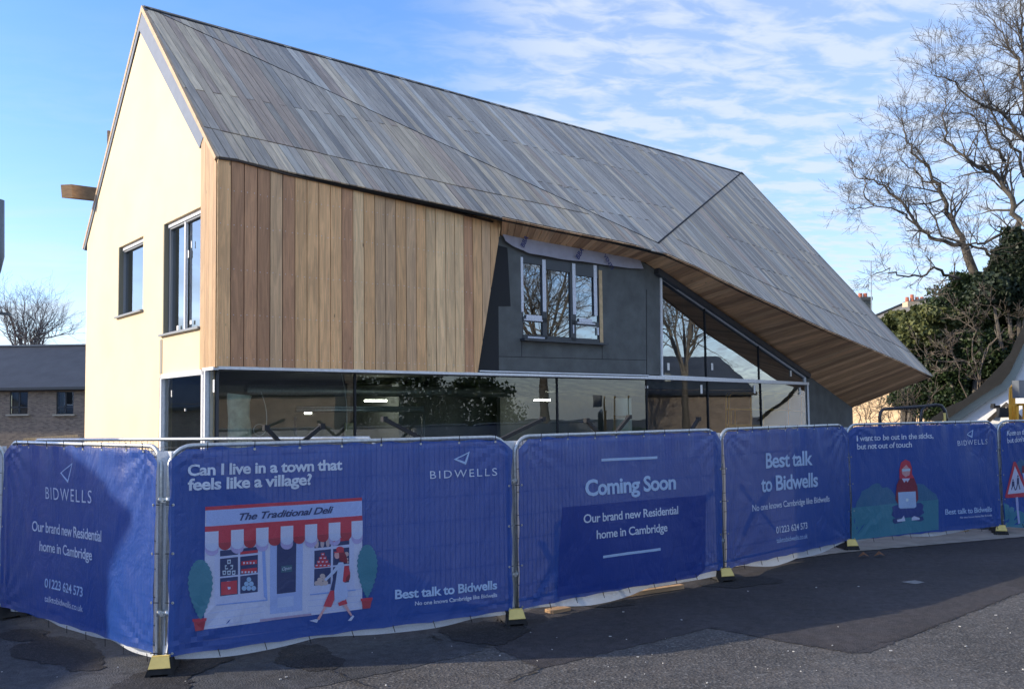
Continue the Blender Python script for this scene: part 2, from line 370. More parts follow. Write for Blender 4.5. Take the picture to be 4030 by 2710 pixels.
# pale sheet painting the sunlit ground under the far panels
sheet('sunlit_ground',[(2.2,12.4),(5.1,14.1),(8.9,15.6),(12.5,17.2),(24,24),(10,27),(2,19),(-2,14)],.014,mat('sunlit_ground_tone',(.30,.27,.24),.9,var=.2,scale=3,bump=.2),.008)
# ---------------------------------------------------------------- MAIN BUILDING
B=root('timber_clad_building','new house-shaped building clad in cedar boards with a cream gable and sweeping timber roof','building',(K[0],K[1],0))
def tintroof():
    r=random.random(); v=random.uniform(.80,1.16)
    base=(.49,.445,.395) if r<.55 else (.66,.56,.43) if r<.72 else (.52,.42,.35) if r<.80 else (.36,.345,.33) if r<.89 else (.58,.55,.50)
    return tuple(x*v for x in base)
def tintroofL():
    if random.random()<.30: v=random.uniform(.85,1.1); return tuple(x*v for x in random.choice([(.74,.61,.44),(.66,.54,.40),(.58,.45,.35)]))
    return tuple(x*f for x,f in zip(tintroof(),(1.03,1,.95)))
def tintclad():
    r=random.random(); v=random.uniform(.82,1.15)
    base=(.82,.50,.25) if r<.40 else (.92,.64,.36) if r<.66 else (.56,.31,.17) if r<.82 else (.68,.45,.26)
    return tuple(x*v for x in base)
def tintsoff():
    v=random.uniform(.75,1.2); return tuple(x*v for x in random.choice([(.68,.42,.235),(.80,.52,.30),(.56,.34,.19)]))
def make_boards(name,plist,O,e1,e2,n,th,m,parent,tf,limit,lift=True):
    """plist: polygons in (s,t); largest `limit` become own objects, the rest one joined part"""
    items=sorted(plist,key=lambda q:-q[1]); own=items[:limit]; rest=items[limit:]
    def pr_(mb,pl,lf_):
        us=random.uniform(0,50); vs=random.uniform(0,50)
        mb.prism([O+e1*p[0]+e2*p[1]+n*lf_ for p in pl],n,th,[(p[0]+us,p[1]+vs) for p in pl])
    for pl,_ in own:
        mb=MB(); pr_(mb,pl,random.uniform(-.0015,.0035) if lift else 0); mb.build(name,m,parent,tint=tf())
    if rest:
        mb=MB(); tn=[]
        for pl,_ in rest:
            k=len(mb.f); pr_(mb,pl,random.uniform(-.0015,.0035)); t=tf(); tn+= [t]*(len(mb.f)-k)
        o=mb.build('far_'+name,m,parent,tint=tn,kind='stuff')
def to2(O,e1,e2,n,P):   # solve P=O+e1 s+e2 t (non orthogonal ok)
    M=np.array([e1,e2,n]).T; x=np.linalg.solve(M,np.array(P)-O); return (x[0],x[1])
eaveL=[(855,614),(932,625),(1125,672),(1417,733),(1797,813.5),(1977,855.5),(2200,903),(2404,944),(2500,965)]
# ---- roof lower plane
def splitline(polys,p,q,gap):
    d=np.array(q)-np.array(p); n=np.array([-d[1],d[0]]); n/=np.linalg.norm(n); c=-(n@np.array(p)); out=[]
    for pl in polys:
        A=clip(pl,n[0],n[1],c-gap/2); D=clip(pl,-n[0],-n[1],-c-gap/2)
        for x in (A,D):
            if area(x)>.003: out.append(x)
    return out
BW=.146
roofdeck=MB()
def e12(n,along,k):
    d=np.cross(n,along); d/=np.linalg.norm(d); d= d if d[2]<0 else -d; d=d+along*k; return d/np.linalg.norm(d)
eL1=np.cross(nL,CO-AP); eL1/=np.linalg.norm(eL1); eL1=eL1 if eL1@a>0 else -eL1
eL2=(CO-AP)/np.linalg.norm(CO-AP)+eL1*.07; eL2/=np.linalg.norm(eL2)
ptsL=[AP,*[onp(AP,nL,*q) for q in eaveL],onp(AP,nL,2560,982),Cp]
polyL=[to2(AP,eL1,eL2,nL,p) for p in ptsL]
polyL=polyL[:-2]+[polyL[-2],polyL[-1]]
Lb=strips(polyL,BW,.010)
gr=[onp(AP,nL,842,508),onp(AP,nL,1250,601),onp(AP,nL,1765,724),onp(AP,nL,2327,845)]; gr2=[to2(AP,eL1,eL2,nL,p) for p in gr]
dsh=[to2(AP,eL1,eL2,nL,onp(AP,nL,*q)) for q in ((700,340),(1640,512))]; dsh2=[to2(AP,eL1,eL2,nL,onp(AP,nL,*q)) for q in ((620,160),(2000,705))]
itemsL=[]
for i,q in Lb:
    x=(i+.5)*BW; ps=[q]
    for g1,g2 in zip(gr2,gr2[1:]):
        if g1[0]<=x<g2[0] or (x<gr2[0][0] and g1 is gr2[0]): ps=splitline(ps,g1,g2,.034); break
    if i%2==0 and x<dsh[1][0]: ps=sum([splitline([p],dsh[0],dsh[1],.022) for p in ps],[])
    for p in ps: itemsL.append((p,area(p)/(1+.02*abs(x))+ (9 if x<9.6 else 0)))
cover=MB(); cover.prism([p-nL*.024 for p in [AP,*[onp(AP,nL,*q) for q in eaveL[:-1]],onp(AP,nL,2560,982),Cp]],nL,.05)
M_dark=mat('black_roof_membrane',(.012,.012,.013),.9)
roof=cover.build('roof',M_dark,B); 
make_boards('roof_board',itemsL,AP,eL1,eL2,nL,.02,M_roof,roof,tintroofL,185)
# ---- roof upper plane
eU2=e12(nU,a,.075); eU1=a
ptsU=[AP,Cp,RE]; polyU=[to2(AP,eU1,eU2,nU,p) for p in ptsU]
def dashes(ps,i,x,D):
    for j,(p,q) in enumerate(D):
        if min(p[0],q[0])<=x<=max(p[0],q[0]) and (i+j)%2==0: ps=sum([splitline([r],p,q,.026) for r in ps],[])
    return ps
DU=[tuple(to2(AP,eU1,eU2,nU,onp(AP,nU,*q)) for q in pr) for pr in (((2200,607),(2567,694)),((2210,735),(2649,821)),((2317,824),(2572,870)),((1739,453),(1855,479)),((1823,513),(1926,534)),((1958,547),(2300,627)),((2086,708),(2279,743)),((1250,200),(1700,310)),((2400,560),(2700,640)))]
itemsU=[]; 
for i,q in strips(polyU,BW,.009):
    x=(i+.5)*BW; ps=[q]
    ps=dashes(ps,i,x,DU)
    for p in ps: itemsU.append((p,area(p)))
up=MB(); up.prism([p-nU*.026 for p in ptsU],nU,.05); roofu=up.build('upper_roof',M_dark,B)
make_boards('roof_board',itemsU,AP,eU1,eU2,nU,.02,M_roof,roofu,tintroof,95)
# ---- wing roof
eW2=(T-RE)/np.linalg.norm(T-RE); eW1=np.cross(nW,eW2); eW1=eW1 if eW1@b<0 else -eW1   # towards crease
eaveW=[(2623.5,999),(2761,1058.7),(2914,1138),(3067,1209),(3220,1283),(3383,1353),(3536,1419.4)]
ew=[onp(RE,nW,*q) for q in eaveW]; c0=onp(AP,nL,2560,982)
cw=onp(RE,nW,2560,984)
ptsW=[RE,Cp,cw]+ew+[T]; polyW=[to2(RE,eW1,eW2,nW,p) for p in ptsW]
gw=[to2(RE,eW1,eW2,nW,onp(RE,nW,*q)) for q in ((2662,940),(2780,1000),(3000,1110),(3300,1242),(3543,1365),(3640,1420))]
DW=[tuple(to2(RE,eW1,eW2,nW,onp(RE,nW,*q)) for q in pr) for pr in (((2858,931),(3241,1053)),((2942,872),(3077,921)),((2965,1048),(3134,1097)),((3278,1208),(3424,1243)),((3140,980),(3230,1010)),((2960,780),(3020,800)))]
itemsW=[]
for i,q in strips(polyW,BW,.009):
    x=(i+.5)*BW; ps=[q]
    for g1,g2 in zip(gw,gw[1:]):
        if min(g1[0],g2[0])<=x<max(g1[0],g2[0]): ps=splitline(ps,g1,g2,.032); break
    ps=dashes(ps,i,x,DW)
    for p in ps: itemsW.append((p,area(p)))
wm=MB(); wm.prism([p-nW*.026 for p in ptsW],nW,.05); roofw=wm.build('wing_roof',M_dark,B)
make_boards('roof_board',itemsW,RE,eW1,eW2,nW,.02,M_roof,roofw,tintroof,20)
# ---- rear slope and walls (closed volume)
EL=onp(K,a,340,935)                      # left eave at the gable
off=RE-AP; off=a*(off@a)
m=MB(); m.prism([AP,AP+off,EL+off,EL],np.cross(lf,a) if False else -np.cross(a,EL-AP)/np.linalg.norm(EL-AP)*(1 if (-np.cross(a,EL-AP))[2]>0 else -1),.12)
m.build('rear_roof',M_dark,B)
m=MB(); P1=EL+off; P1b=P1*[1,1,0]; EL0=EL*[1,1,0]
m.poly([EL0+lf*-.12,P1b+lf*-.12,P1+lf*-.12,EL+lf*-.12])
m.poly([RE-a*.02,P1,P1b,(we-nB*.1)*[1,1,0],we-nB*.1,T-nW*.05]); m.build('rear_wall',M_conc,B)
# ---- gable wall with openings, coordinates (t leftwards from K, z)
def G(x,y,d=0): P=onp(K-gl*d,a,x,y); return ((P-K)@lf,P[2])
def GP(t,z,d=0): return K*[1,1,0]+lf*t+Z*z-gl*d
w1=[G(467.8,974.3),G(564.6,924.6),G(558.5,1222),G(464,1250)]; w2=[G(644.6,883.3),G(794.9,813.3),G(790,1292),G(640,1318)]
w1=(w1[1][0],w1[0][0],w1[3][1],w1[0][1]); w2=(w2[1][0],w2[0][0],(w2[3][1]+w2[2][1])/2,w2[0][1])
dr=(G(810,1447)[0],G(645,1470)[0],.12,G(645,1468)[1])
dr=(G(808,1447)[0],G(638,1600)[0],.12,HEAD-.03)
wt=.60   # width of cedar return
TOPW=G(563.4,91)[1]; cream=[(wt,0),(6.52,0),(6.52,G(345,925)[1]-.10),(G(563.4,91)[0],TOPW),(wt,TOPW-(G(563.4,91)[0]-wt)*1.045)]
w1h=(w1[0],w1[1],w1[2],w1[3]); w2h=(max(w2[0],wt+.005),w2[1],w2[2],w2[3])
m=MB(); K0=K*[1,1,0]
wall(m,K0,lf,Z,cream,[w1h,w2h,(dr[0],dr[1],-.1,dr[3])],n=gl,depth=.16)
m.build('gable_wall',M_cream,B)
m=MB(); m.poly([GP(0,HEAD,.01),GP(wt,HEAD,.01),GP(wt,6.5,.01),GP(0,5.9,.01)]); 
for i,(x0,x1) in enumerate([(0,.11),(.115,.255),(.26,.405),(.41,.575)]):
    mm=MB(); zt=CO[2]-.10; top0=zt+x0*1.02; top1=zt+x1*1.02; vs=random.uniform(0,30)
    pl=[(x0,HEAD-.02),(x1,HEAD-.02),(x1,top1),(x0,top0)]
    mm.prism([GP(p[0],p[1],-.02) for p in pl],gl,.025,[(p[0]+vs,p[1]) for p in pl]); mm.build('wall_board',M_clad,B,tint=(.50,.34,.19) if i%2 else (.46,.30,.16))
m.build('return_backing',M_dark,B)
# brown strip coloured in for the shaded slot left of door, down to ground
m=MB(); m.box(GP(dr[1]+.045,1.45,-.012),lf,gl,Z,.035,.012,1.45); m.build('slot_shade_strip',mat('slot_shade_brown',(.34,.27,.2),.8,var=.3,scale=14),B)
m=MB(); m.box(GP(dr[1]+.06,(dr[3]+w2[2])/2-.02,-.003),lf,gl,Z,.05,.006,(w2[2]-dr[3])/2-.04); m.build('render_bead',mat('grey_bead',(.33,.31,.27),.9),B)
# verge: timber edge + grey flashing
for A_,E_,nm in ((AP,CO,'right'),(AP,EL,'left')):
    d=(E_-A_)/np.linalg.norm(E_-A_); nn=np.cross(d,gl); nn=nn if nn[2]<0 else -nn
    m=MB(); m.prism([A_+gl*.03,E_+gl*.03+d*(.02 if nm=='right' else .25),E_+gl*.03+nn*.06+d*(.02 if nm=='right' else .25),A_+gl*.03+nn*.06/.75],gl,.05); m.build('verge_board',mat('fresh_edge_timber',(.52,.36,.22),.7,var=.15,scale=9),B)
    m=MB(); L=(E_-d*.62) if nm=='right' else E_+d*.22
    wd=.27 if nm=='right' else .13
    m.prism([A_+gl*.022+nn*.06/.75,L+gl*.022+nn*.06,L+gl*.022+nn*wd,A_+gl*.022+nn*(wd/.72)],gl,.06); m.build('verge_flashing',M_flash,B)
# windows on gable
def win(rect,name,parts,inset=.10):
    x0,x1,z0,z1=rect; f=MB(); fw=.055
    for (p,q,h) in (((x0,z0+fw/2),(x1,z0+fw/2),1),((x0,z1-fw/2-.04),(x1,z1-fw/2-.04),1)): f.bar(GP(*p,inset),GP(*q,inset),.06,fw)
    for x in [x0+fw/2,x1-fw/2-(.05 if parts>1 else .0)]: f.box(GP(x,(z0+z1)/2,inset),lf,gl,Z,fw/2,.028,(z1-z0)/2-.01)
    wn=f.build(name,M_grframe,B)
    for i in range(1,parts):
        xm=x0+(x1-x0)*i/parts+.02; mu=MB(); mu.box(GP(xm,(z0+z1)/2-.02,inset-.02),lf,gl,Z,.022,.02,(z1-z0)/2-.06); mu.build('mullion',M_alu,wn)
    for i in range(parts):
        A0=x0+(x1-x0)*i/parts; A1=x0+(x1-x0)*(i+1)/parts; gm=MB(); gm.poly([GP(A0+.03,z0+.04,inset+.015),GP(A1-.03,z0+.04,inset+.015),GP(A1-.03,z1-.08,inset+.015),GP(A0+.03,z1-.08,inset+.015)][::-1]); gm.build('pane',M_glass,wn)
    h=MB(); h.box(GP((x0+x1)/2,z1-.035,inset-.03),lf,gl,Z,(x1-x0)/2-.05,.02,.03); h.build('head_tape',M_alu,wn)
    s=MB(); s.box(GP((x0+x1)/2+.02,z0+.002,-.0),lf,gl,Z,(x1-x0)/2+.045,.055,.016); s.box(GP((x0+x1)/2,z0-.012,.08),lf,gl,Z,(x1-x0)/2,.06,.02); s.build('window_sill',M_grframe,wn)
    j=MB(); j.box(GP(x1-.022,(z0+z1)/2,.07),lf,gl,Z,.02,.075,(z1-z0)/2-.004); j.build('jamb_shade',mat('olive_jamb_shade',(.22,.21,.16),.8),wn)  # olive strip paints the shade on the left jamb
    return wn
win1=win(w1h,'window',1); win2=win(w2h,'window',2)
for (x,y,s1,s2) in ((743,1000,4,13),(755,962,3,12),(700,1290,8,8),(752,1268,8,7)):
    t,z=G(x,y,.09); k=MB(); k.box(GP(t,z,.085),lf,gl,Z,s1*.0042,.002,s2*.0045); k.build('window_sticker',M_sticker,win2)
# ground-floor corner glazing, gable side
f=MB()
x0,x1,z0,z1=dr
for x in (x0+.03,x1-.03): f.box(GP(x,(z0+z1)/2,.0),lf,gl,Z,.03,.04,(z1-z0)/2)
f.box(GP((x0+x1)/2,z1-.035,.0),lf,gl,Z,(x1-x0)/2,.04,.035); 
f.box(GP(x0-.07,(z0+z1)/2,.0),lf,gl,Z,.022,.04,(z1-z0)/2)
f.box(GP(.12+(x0-.12)/2-.04,HEAD-.03,.0),lf,gl,Z,(x0-.12)/2+.06,.04,.022)
dg=f.build('corner_glazing',M_alu,B)
k=MB(); k.poly([GP(x0,z0,.02),GP(x1,z0,.02),GP(x1,z1,.02),GP(x0,z1,.02)][::-1]); k.build('pane',M_glass2,dg)
k=MB(); k.poly([GP(RC,z0,.02),GP(x0-.08,z0,.02),GP(x0-.08,HEAD-.04,.02),GP(RC,HEAD-.04,.02)][::-1]); k.build('pane',M_glass2,dg)
for (x,y,sx,sy) in ((672,1548,.012,.05),(725,1612,.012,.02),(838,1518,.025,.09)):
    t,z=G(x,y); k=MB(); k.box(GP(t,z,.012),lf,gl,Z,sx,.003,sy); k.build('window_sticker',M_sticker,dg)
# ---- front cedar wall (plane A)
def A2(x,y,d=0): P=onp(K-nA*d,nA,x,y); return ((P-K)@a,P[2])
def APt(s,z,d=0): return K0+a*s+Z*z-nA*d
def zroof(s,d): # height of underside of lower roof plane at wall point
    P=APt(s,0,d); return P[2]+((AP-P)@nL)/nL[2]
sT=A2(1975,859)[0]; zT=A2(1975,862)[1]; sB=A2(1880,1463)[0]
ev=[((onp(AP,nL,*q)-K)@a,onp(AP,nL,*q)[2]) for q in eaveL[:6]]
out_=[(0,HEAD),(sB,HEAD),(sT,zT-.02)]+[(e[0],e[1]-.035) for e in ev[::-1][1:]]; out_[-1]=(0,out_[-1][1])
cb=MB(); cb.prism([APt(p[0],p[1],.024) for p in out_],nA,.10); clad=cb.build('wall_cladding',M_dark,B)
pls=[(q,10-i*.1) for i,q in strips(out_,.2012,.013)]
make_boards('wall_board',pls,K0,a,Z,nA,.02,M_clad,clad,tintclad,300)
m=MB()
for q_ in range(27):
    for zz_ in (HEAD+.12,HEAD+.75,HEAD+1.4,HEAD+2.05,HEAD+2.55):
        for dx_ in (.045,.155):
            x_=q_*.2012+dx_
            if x_<sB-.1 and zz_<5.6: m.box(APt(x_,zz_+random.uniform(-.01,.01),-.0045),a,nA,Z,.0045,.002,.0045)
m.build('nail_heads',M_alu,clad,kind='stuff')
m=MB()
for e0,e1_ in zip(ev,ev[1:]): m.bar(APt(e0[0],e0[1]-.035,-.015),APt(e1_[0],e1_[1]-.035,-.015),.04,.028)
m.build('drip_strip',mat('dark_brown_strip',(.05,.035,.028),.7),B)
# corner trim, nail specks
m=MB(); m.box(APt(.0,(HEAD+CO[2])/2-.03,-.012),a,nA,Z,.004,.012,(CO[2]-HEAD)/2-.02); m.build('corner_trim',M_softw,B)
# ---- recessed dark wall (plane A at RC) with window
sk=(Kb-K)@a
innA=[A2(1971,926,RC),A2(2206,968,RC),A2(2500,1022,RC),A2(2541,1033,RC)]
wl=A2(2051,1010,RC); wr=A2(2357,1043,RC); wz0=A2(2064,1333,RC)[1]; wz1=A2(2100,1008,RC)[1]
WH_=(wl[0],wr[0],wz0,wz1)
outl=[(sB-.6,HEAD+.06),(sk,HEAD+.06),(sk,innA[3][1]),(innA[2][0],innA[2][1]),(innA[1][0],innA[1][1]),(innA[0][0]-.3,innA[0][1]),(sB-.6,innA[0][1])]
m=MB(); wall(m,K0-nA*RC,a,Z,outl,[WH_],n=nA,depth=.12); m.build('rendered_wall',M_render,B)
bx=[(1963,1468),(1961,1205),(2009,1205),(1996,975),(1940,960),(1850,1468)]
m=MB(); m.prism([APt(*A2(x,y,RC),RC-.006) for x,y in bx[::-1]],nA,.005); m.build('membrane_flap',M_black,B)
m=MB()   # board joints as thin dark recess strips
for p,q in (((1961,1402),(2545,1417)),((2053,1340),(2053,1402)),((2370,1347),(2370,1412)),((2545,1140),(2545,1478))):
    m.bar(APt(*A2(*p,RC),RC-.001),APt(*A2(*q,RC),RC-.001),.004,.010)
m.build('board_joint',M_black,B)
# window of the recessed wall
f=MB(); s0,s1_,z0,z1=WH_; 
def SX(x): return A2(x,1200,RC)[0]
def ZX(x,y): return A2(x,y,RC)[1]
fd=RC+.03
def fb(mb,xa,xb,za,zb,d=fd,t=.03): mb.box(APt((xa+xb)/2,(za+zb)/2,d),a,nA,Z,(xb-xa)/2,t,(zb-za)/2)
fb(f,s0,s1_,z0,z0+.08); fb(f,s0,s0+.03,z0,z1); fb(f,s1_-.03,s1_,z0,z1)
x1a,x1b=SX(2135),SX(2152); x2a,x2b=SX(2250),SX(2266)
fb(f,x1a,x1b,z0,z1); fb(f,x2a-.03,x2b,z0,z1)
zt1=ZX(2100,1260); zt2=ZX(2300,1275)
fb(f,s0,x1b,zt1-.03,zt1+.06); fb(f,x2a,s1_,zt2-.03,zt2+.06)
fb(f,s0+.03,x1a,z1-.15,z1); fb(f,x1b,x2a,z1-.22,z1); fb(f,x2b,s1_,z1-.26,z1)
wn=f.build('window',M_dkframe,B)
for nm,xa,xb,za,zb in (('pane',s0+.03,x1a,zt1+.06,z1-.1),('pane',x1b,x2a,z0+.08,z1-.1),('pane',x2b,s1_-.03,zt2+.06,z1-.1),('pane',s0+.03,x1a,z0+.08,zt1-.03),('pane',x2b,s1_-.03,z0+.08,zt2-.03)):
    k=MB(); k.poly([APt(xa,za,fd),APt(xb,za,fd),APt(xb,zb,fd),APt(xa,zb,fd)]); k.build(nm,M_glass,wn)
for xa,xb,ya,yb in ((2051,2060,1012,1227),(2136,2149,1022,1226),(2254,2266,1037,1237),(2338,2350,1044,1242)):
    k=MB(); fb(k,SX(xa),SX(xb),ZX((xa+xb)/2,yb),ZX((xa+xb)/2,ya),RC-.002,.006); k.build('fixing_strip',M_foil,wn)
for xa,xb,ya,yb in ((2070,2131,1240,1257),(2061,2134,1257,1262),(2278,2329,1254,1268),(2271,2340,1269,1275),(2075,2141,1325,1331),(2253,2257,1278,1311),(2349,2354,1288,1318)):
    k=MB(); fb(k,SX(xa),SX(xb),ZX((xa+xb)/2,yb),ZX((xa+xb)/2,ya),RC-.002,.006); k.build('tape',M_foil,wn)
k=MB(); fb(k,SX(2358),SX(2370),z0,z1-.1,RC+.0,.012); k.build('timber_batten',M_softw,wn)
k=MB(); k.box(APt((s0+s1_)/2+.02,z0-.02,RC-.06),a,nA,Z,(s1_-s0)/2+.08,.08,.02); k.build('window_sill',M_dkframe,wn)
k=MB()
for i in range(24):
    x_=x1b+(x2a-x1b)*(i+.5)/24; k.box(APt(x_,(z0+z1)/2,fd+.12+.01*math.sin(i*1.9)),a,nA,Z,.013,.004,(z1-z0)/2)
k.build('curtain',M_curtain,wn)
# loose membrane flap hanging over the window
top=[(1971,926),(2040,944),(2206,968),(2330,990),(2440,1008),(2514,1026)]; bot=[(1975,951),(2035,985),(2080,1001),(2206,1023),(2330,1038),(2440,1055),(2518,1060)]
tp=[A2(x,y,RC) for x,y in top]; bt=[A2(x,y,RC) for x,y in bot]
k=MB(); n_=28; gv=[]
for i in range(n_+1):
    t=i/n_; 
    def itp(L,t): u=t*(len(L)-1); j=min(int(u),len(L)-2); u-=j; return L[j][0]+(L[j+1][0]-L[j][0])*u, L[j][1]+(L[j+1][1]-L[j][1])*u
    A_=itp(tp,t); B_=itp(bt,t)
    for j in range(6):
        v=j/5; s_=A_[0]+(B_[0]-A_[0])*v; z_=A_[1]+.05+(B_[1]-A_[1]-.05)*v; d=RC-.03-v*.06-.018*math.sin(i*1.1+v*2)*v
        gv.append(APt(s_,z_,d))
for i in range(n_):
    for j in range(5): k.poly([gv[i*6+j],gv[i*6+j+1],gv[(i+1)*6+j+1],gv[(i+1)*6+j]])
memb=k.build('hanging_membrane',M_memb,B,smooth=True)
# ---- wing wall (plane B through Kb)
def B2(x,y): P=onp(Kb,nB,x,y); return ((P-Kb)@b,P[2])
Kb0=Kb*[1,1,0]
def BP(s,z,d=0): return Kb0+b*s+Z*z-nB*d
innB=[B2(2541,1034),B2(2775,1188.5),B2(2982,1326),B2(3166,1467),(B2(3355,1603)[0],B2(3355,1603)[1])]
tg=[B2(2599,1090),B2(2603,1480),B2(3168,1507),B2(3168,1484)]
SE=innB[-1][0]; sg=B2(3176,1500)[0]; zb2=HEAD+.06; zl=tg[1][1]
def zin(s):
    for p,q in zip(innB,innB[1:]):
        if p[0]<=s<=q[0]: return p[1]+(q[1]-p[1])*(s-p[0])/(q[0]-p[0])
    return innB[-1][1] if s>0 else innB[0][1]
m=MB(); s26=tg[0][0]
m.prism([BP(0,zb2),BP(s26,zb2),BP(s26,zin(s26)),BP(0,zin(0))],nB,.1); m.build('rendered_wall',M_render,B); m=MB()
m.prism([BP(sg,0),BP(SE,0),BP(SE,innB[4][1]),BP(sg,zin(sg))],nB,.1)
m.poly([BP(SE,0),BP(SE,0,4),BP(SE,2.3,4),BP(SE,innB[4][1])]); m.build('rendered_wall',M_render,B)
# sloped black eave trim
m=MB(); p=B2(2575,1075); 
m.bar(BP(p[0],zin(p[0])-.06,-.06),BP(sg,zin(sg)-.05,-.06),.11,.13); m.build('eave_trim',M_dkframe,B)
# triangular glazing
f=MB(); 
tri=[tg[0],tg[1],tg[2],(tg[2][0],tg[2][1]+.16)]
for p,q in zip(tri,tri[1:]+tri[:1]): f.bar(BP(*p,-.0),BP(*q,-.0),.06,.055)
tw=f.build('triangular_glazing',M_alu,B)
for xm in (2780,2988):
    sm_=B2(xm,1490)[0]; k=MB(); zt_=zin(sm_)-.15; k.box(BP(sm_,(zl+zt_)/2,-.0),b,nB,Z,.012,.015,(zt_-zl)/2); k.build('mullion',M_black,tw)
cuts=[tg[1][0],B2(2780,1490)[0],B2(2988,1490)[0],tg[2][0]]
for s_a,s_b in zip(cuts,cuts[1:]):
    k=MB(); k.poly([BP(s_a,zl,.01),BP(s_b,zl,.01),BP(s_b,max(zl+.14,zin(s_b)-.18),.01),BP(s_a,zin(s_a)-.14,.01)]); k.build('pane',M_glass,tw)
for x,y in ((2630,1442),(2802,1442),(3112,1469)):
    s_,z_=B2(x,y); k=MB(); k.box(BP(s_,z_,-.004),b,nB,Z,.045,.003,.08); k.build('window_sticker',M_sticker,tw)
# ---- ground-floor shopfront: frame head, mullions, panes (both planes)
f=MB(); f.bar(APt(RC*.2,HEAD-.02,RC-.10),APt(sk,HEAD-.02,RC-.10),.10,.045); f.bar(BP(0,HEAD,-.03),BP(sg,HEAD,-.03),.06,.075); f.bar(BP(sg,0,-.01),BP(sg,zl,-.01),.05,.05)
f.bar(APt(sB+.1,HEAD+.035,RC-.06),APt(sk,HEAD+.035,RC-.06),.05,.022)
sf=f.build('shopfront',M_alu,B)
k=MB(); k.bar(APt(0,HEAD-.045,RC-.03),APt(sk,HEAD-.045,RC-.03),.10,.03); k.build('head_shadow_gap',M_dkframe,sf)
am=[RC*.6,A2(1396,1500,RC)[0],A2(2191,1500,RC)[0],sk]
for s_a,s_b in zip(am,am[1:]):
    k=MB(); k.poly([APt(s_a,.1,RC),APt(s_b,.1,RC),APt(s_b,HEAD-.03,RC),APt(s_a,HEAD-.03,RC)]); k.build('pane',M_glass2,sf)
for s_ in am[1:]:
    k=MB(); k.box(APt(s_,HEAD/2,RC),a,nA,Z,.016,.02,HEAD/2); k.build('mullion',M_black,sf)
k=MB(); k.box(APt(RC*.5,HEAD/2,RC+.02),a,nA,Z,.02,.03,HEAD/2); k.build('corner_post',M_dkframe,sf)
bm_=[0,B2(2784,1500)[0],B2(2992,1500)[0],sg]
for s_a,s_b in zip(bm_,bm_[1:]):
    k=MB(); k.poly([BP(s_a,.1,.01),BP(s_b,.1,.01),BP(s_b,HEAD-.03,.01),BP(s_a,HEAD-.03,.01)]); k.build('pane',M_glass2,sf)
for s_ in bm_[1:-1]:
    k=MB(); k.box(BP(s_,HEAD/2,0),b,nB,Z,.014,.018,HEAD/2); k.build('mullion',M_black,sf)
for x,y in ((2760,1531),(2969,1531),(3148,1538),(2545,1522)):
    s_,z_=B2(x,y); k=MB(); k.box(BP(s_,z_,-.004),b,nB,Z,.045,.003,.10 if x!=2545 else .03); k.build('window_sticker',M_sticker,sf)
# ---- soffit boards (ruled surface between eave and wall)
eo=[onp(AP,nL,*q) for q in ((1977,857.5),(2200,905),(2404,946))]+[onp(AP,nL,2500,967)]
eo2=[onp(RE,nW,*q) for q in ((2623.5,1001),(2761,1061),(2914,1140),(3067,1211),(3220,1285),(3383,1355),(3536,1421.4))]+[T-nW*.03]
outer=[(eo[0]-K)@a, ]
innA3=[APt(*p,RC) for p in innA]; innB3=[BP(*p) for p in innB]
def arc(L):
    d=[0]; 
    for p,q in zip(L,L[1:]): d.append(d[-1]+np.linalg.norm(q-p))
    return d
def at(L,u):
    d=arc(L); t=u*d[-1]
    for i in range(len(L)-1):
        if t<=d[i+1]+1e-9: return L[i]+(L[i+1]-L[i])*((t-d[i])/max(d[i+1]-d[i],1e-9))
    return L[-1]
sof=MB(); sbk=MB()
def ruled(Lo,Li,nb,first):
    for i in range(nb):
        g0,g1=(i+.03)/nb,(i+.97)/nb; q=[at(Lo,g0),at(Lo,g1),at(Li,g1),at(Li,g0)]
        nn=np.cross(q[1]-q[0],q[3]-q[0]); nn/=np.linalg.norm(nn); nn=nn if nn[2]<0 else -nn
        mb=MB(); us=random.uniform(0,50); L=np.linalg.norm(q[3]-q[0]); W_=.14
        mb.prism([p-Z*random.uniform(.0,.003) for p in q],nn,.02,[(us,us),(us+W_,us),(us+W_,us+L),(us,us+L)]); mb.build('soffit_board',M_clad,SOF,tint=tintsoff())
m=MB(); 
for Lo,Li in ((eo+[eo2[0]],innA3),(eo2,innB3)):
    for i in range(12):
        q=[at(Lo,i/12),at(Lo,(i+1)/12),at(Li,(i+1)/12),at(Li,i/12)]; m.poly([p+Z*.028 for p in q])
SOF=m.build('soffit',M_dark,B)
ruled(eo+[eo2[0]],innA3,27,0); ruled(eo2,innB3,62,0)
# ridge cap, crease line
m=MB(); m.bar(AP-Z*.02,RE-Z*.02,.05,.04); m.build('ridge_cap',mat('ridge_timber',(.33,.30,.27),.7,var=.2),B)
m=MB(); m.bar(RE+(nU+nW)*.004,Cp+(nU+nW)*.004,.035,.02,nU); m.bar(Cp+nU*.006,AP+nU*.004,.012,.008,nU); m.build('valley_line',M_black,B)
m=MB(); m.bar(RE+nW*.003+eW1*-.01,T+nW*.003,.03,.03,nW); m.build('verge_trim',mat('pale_edge',(.40,.37,.32),.7),B)
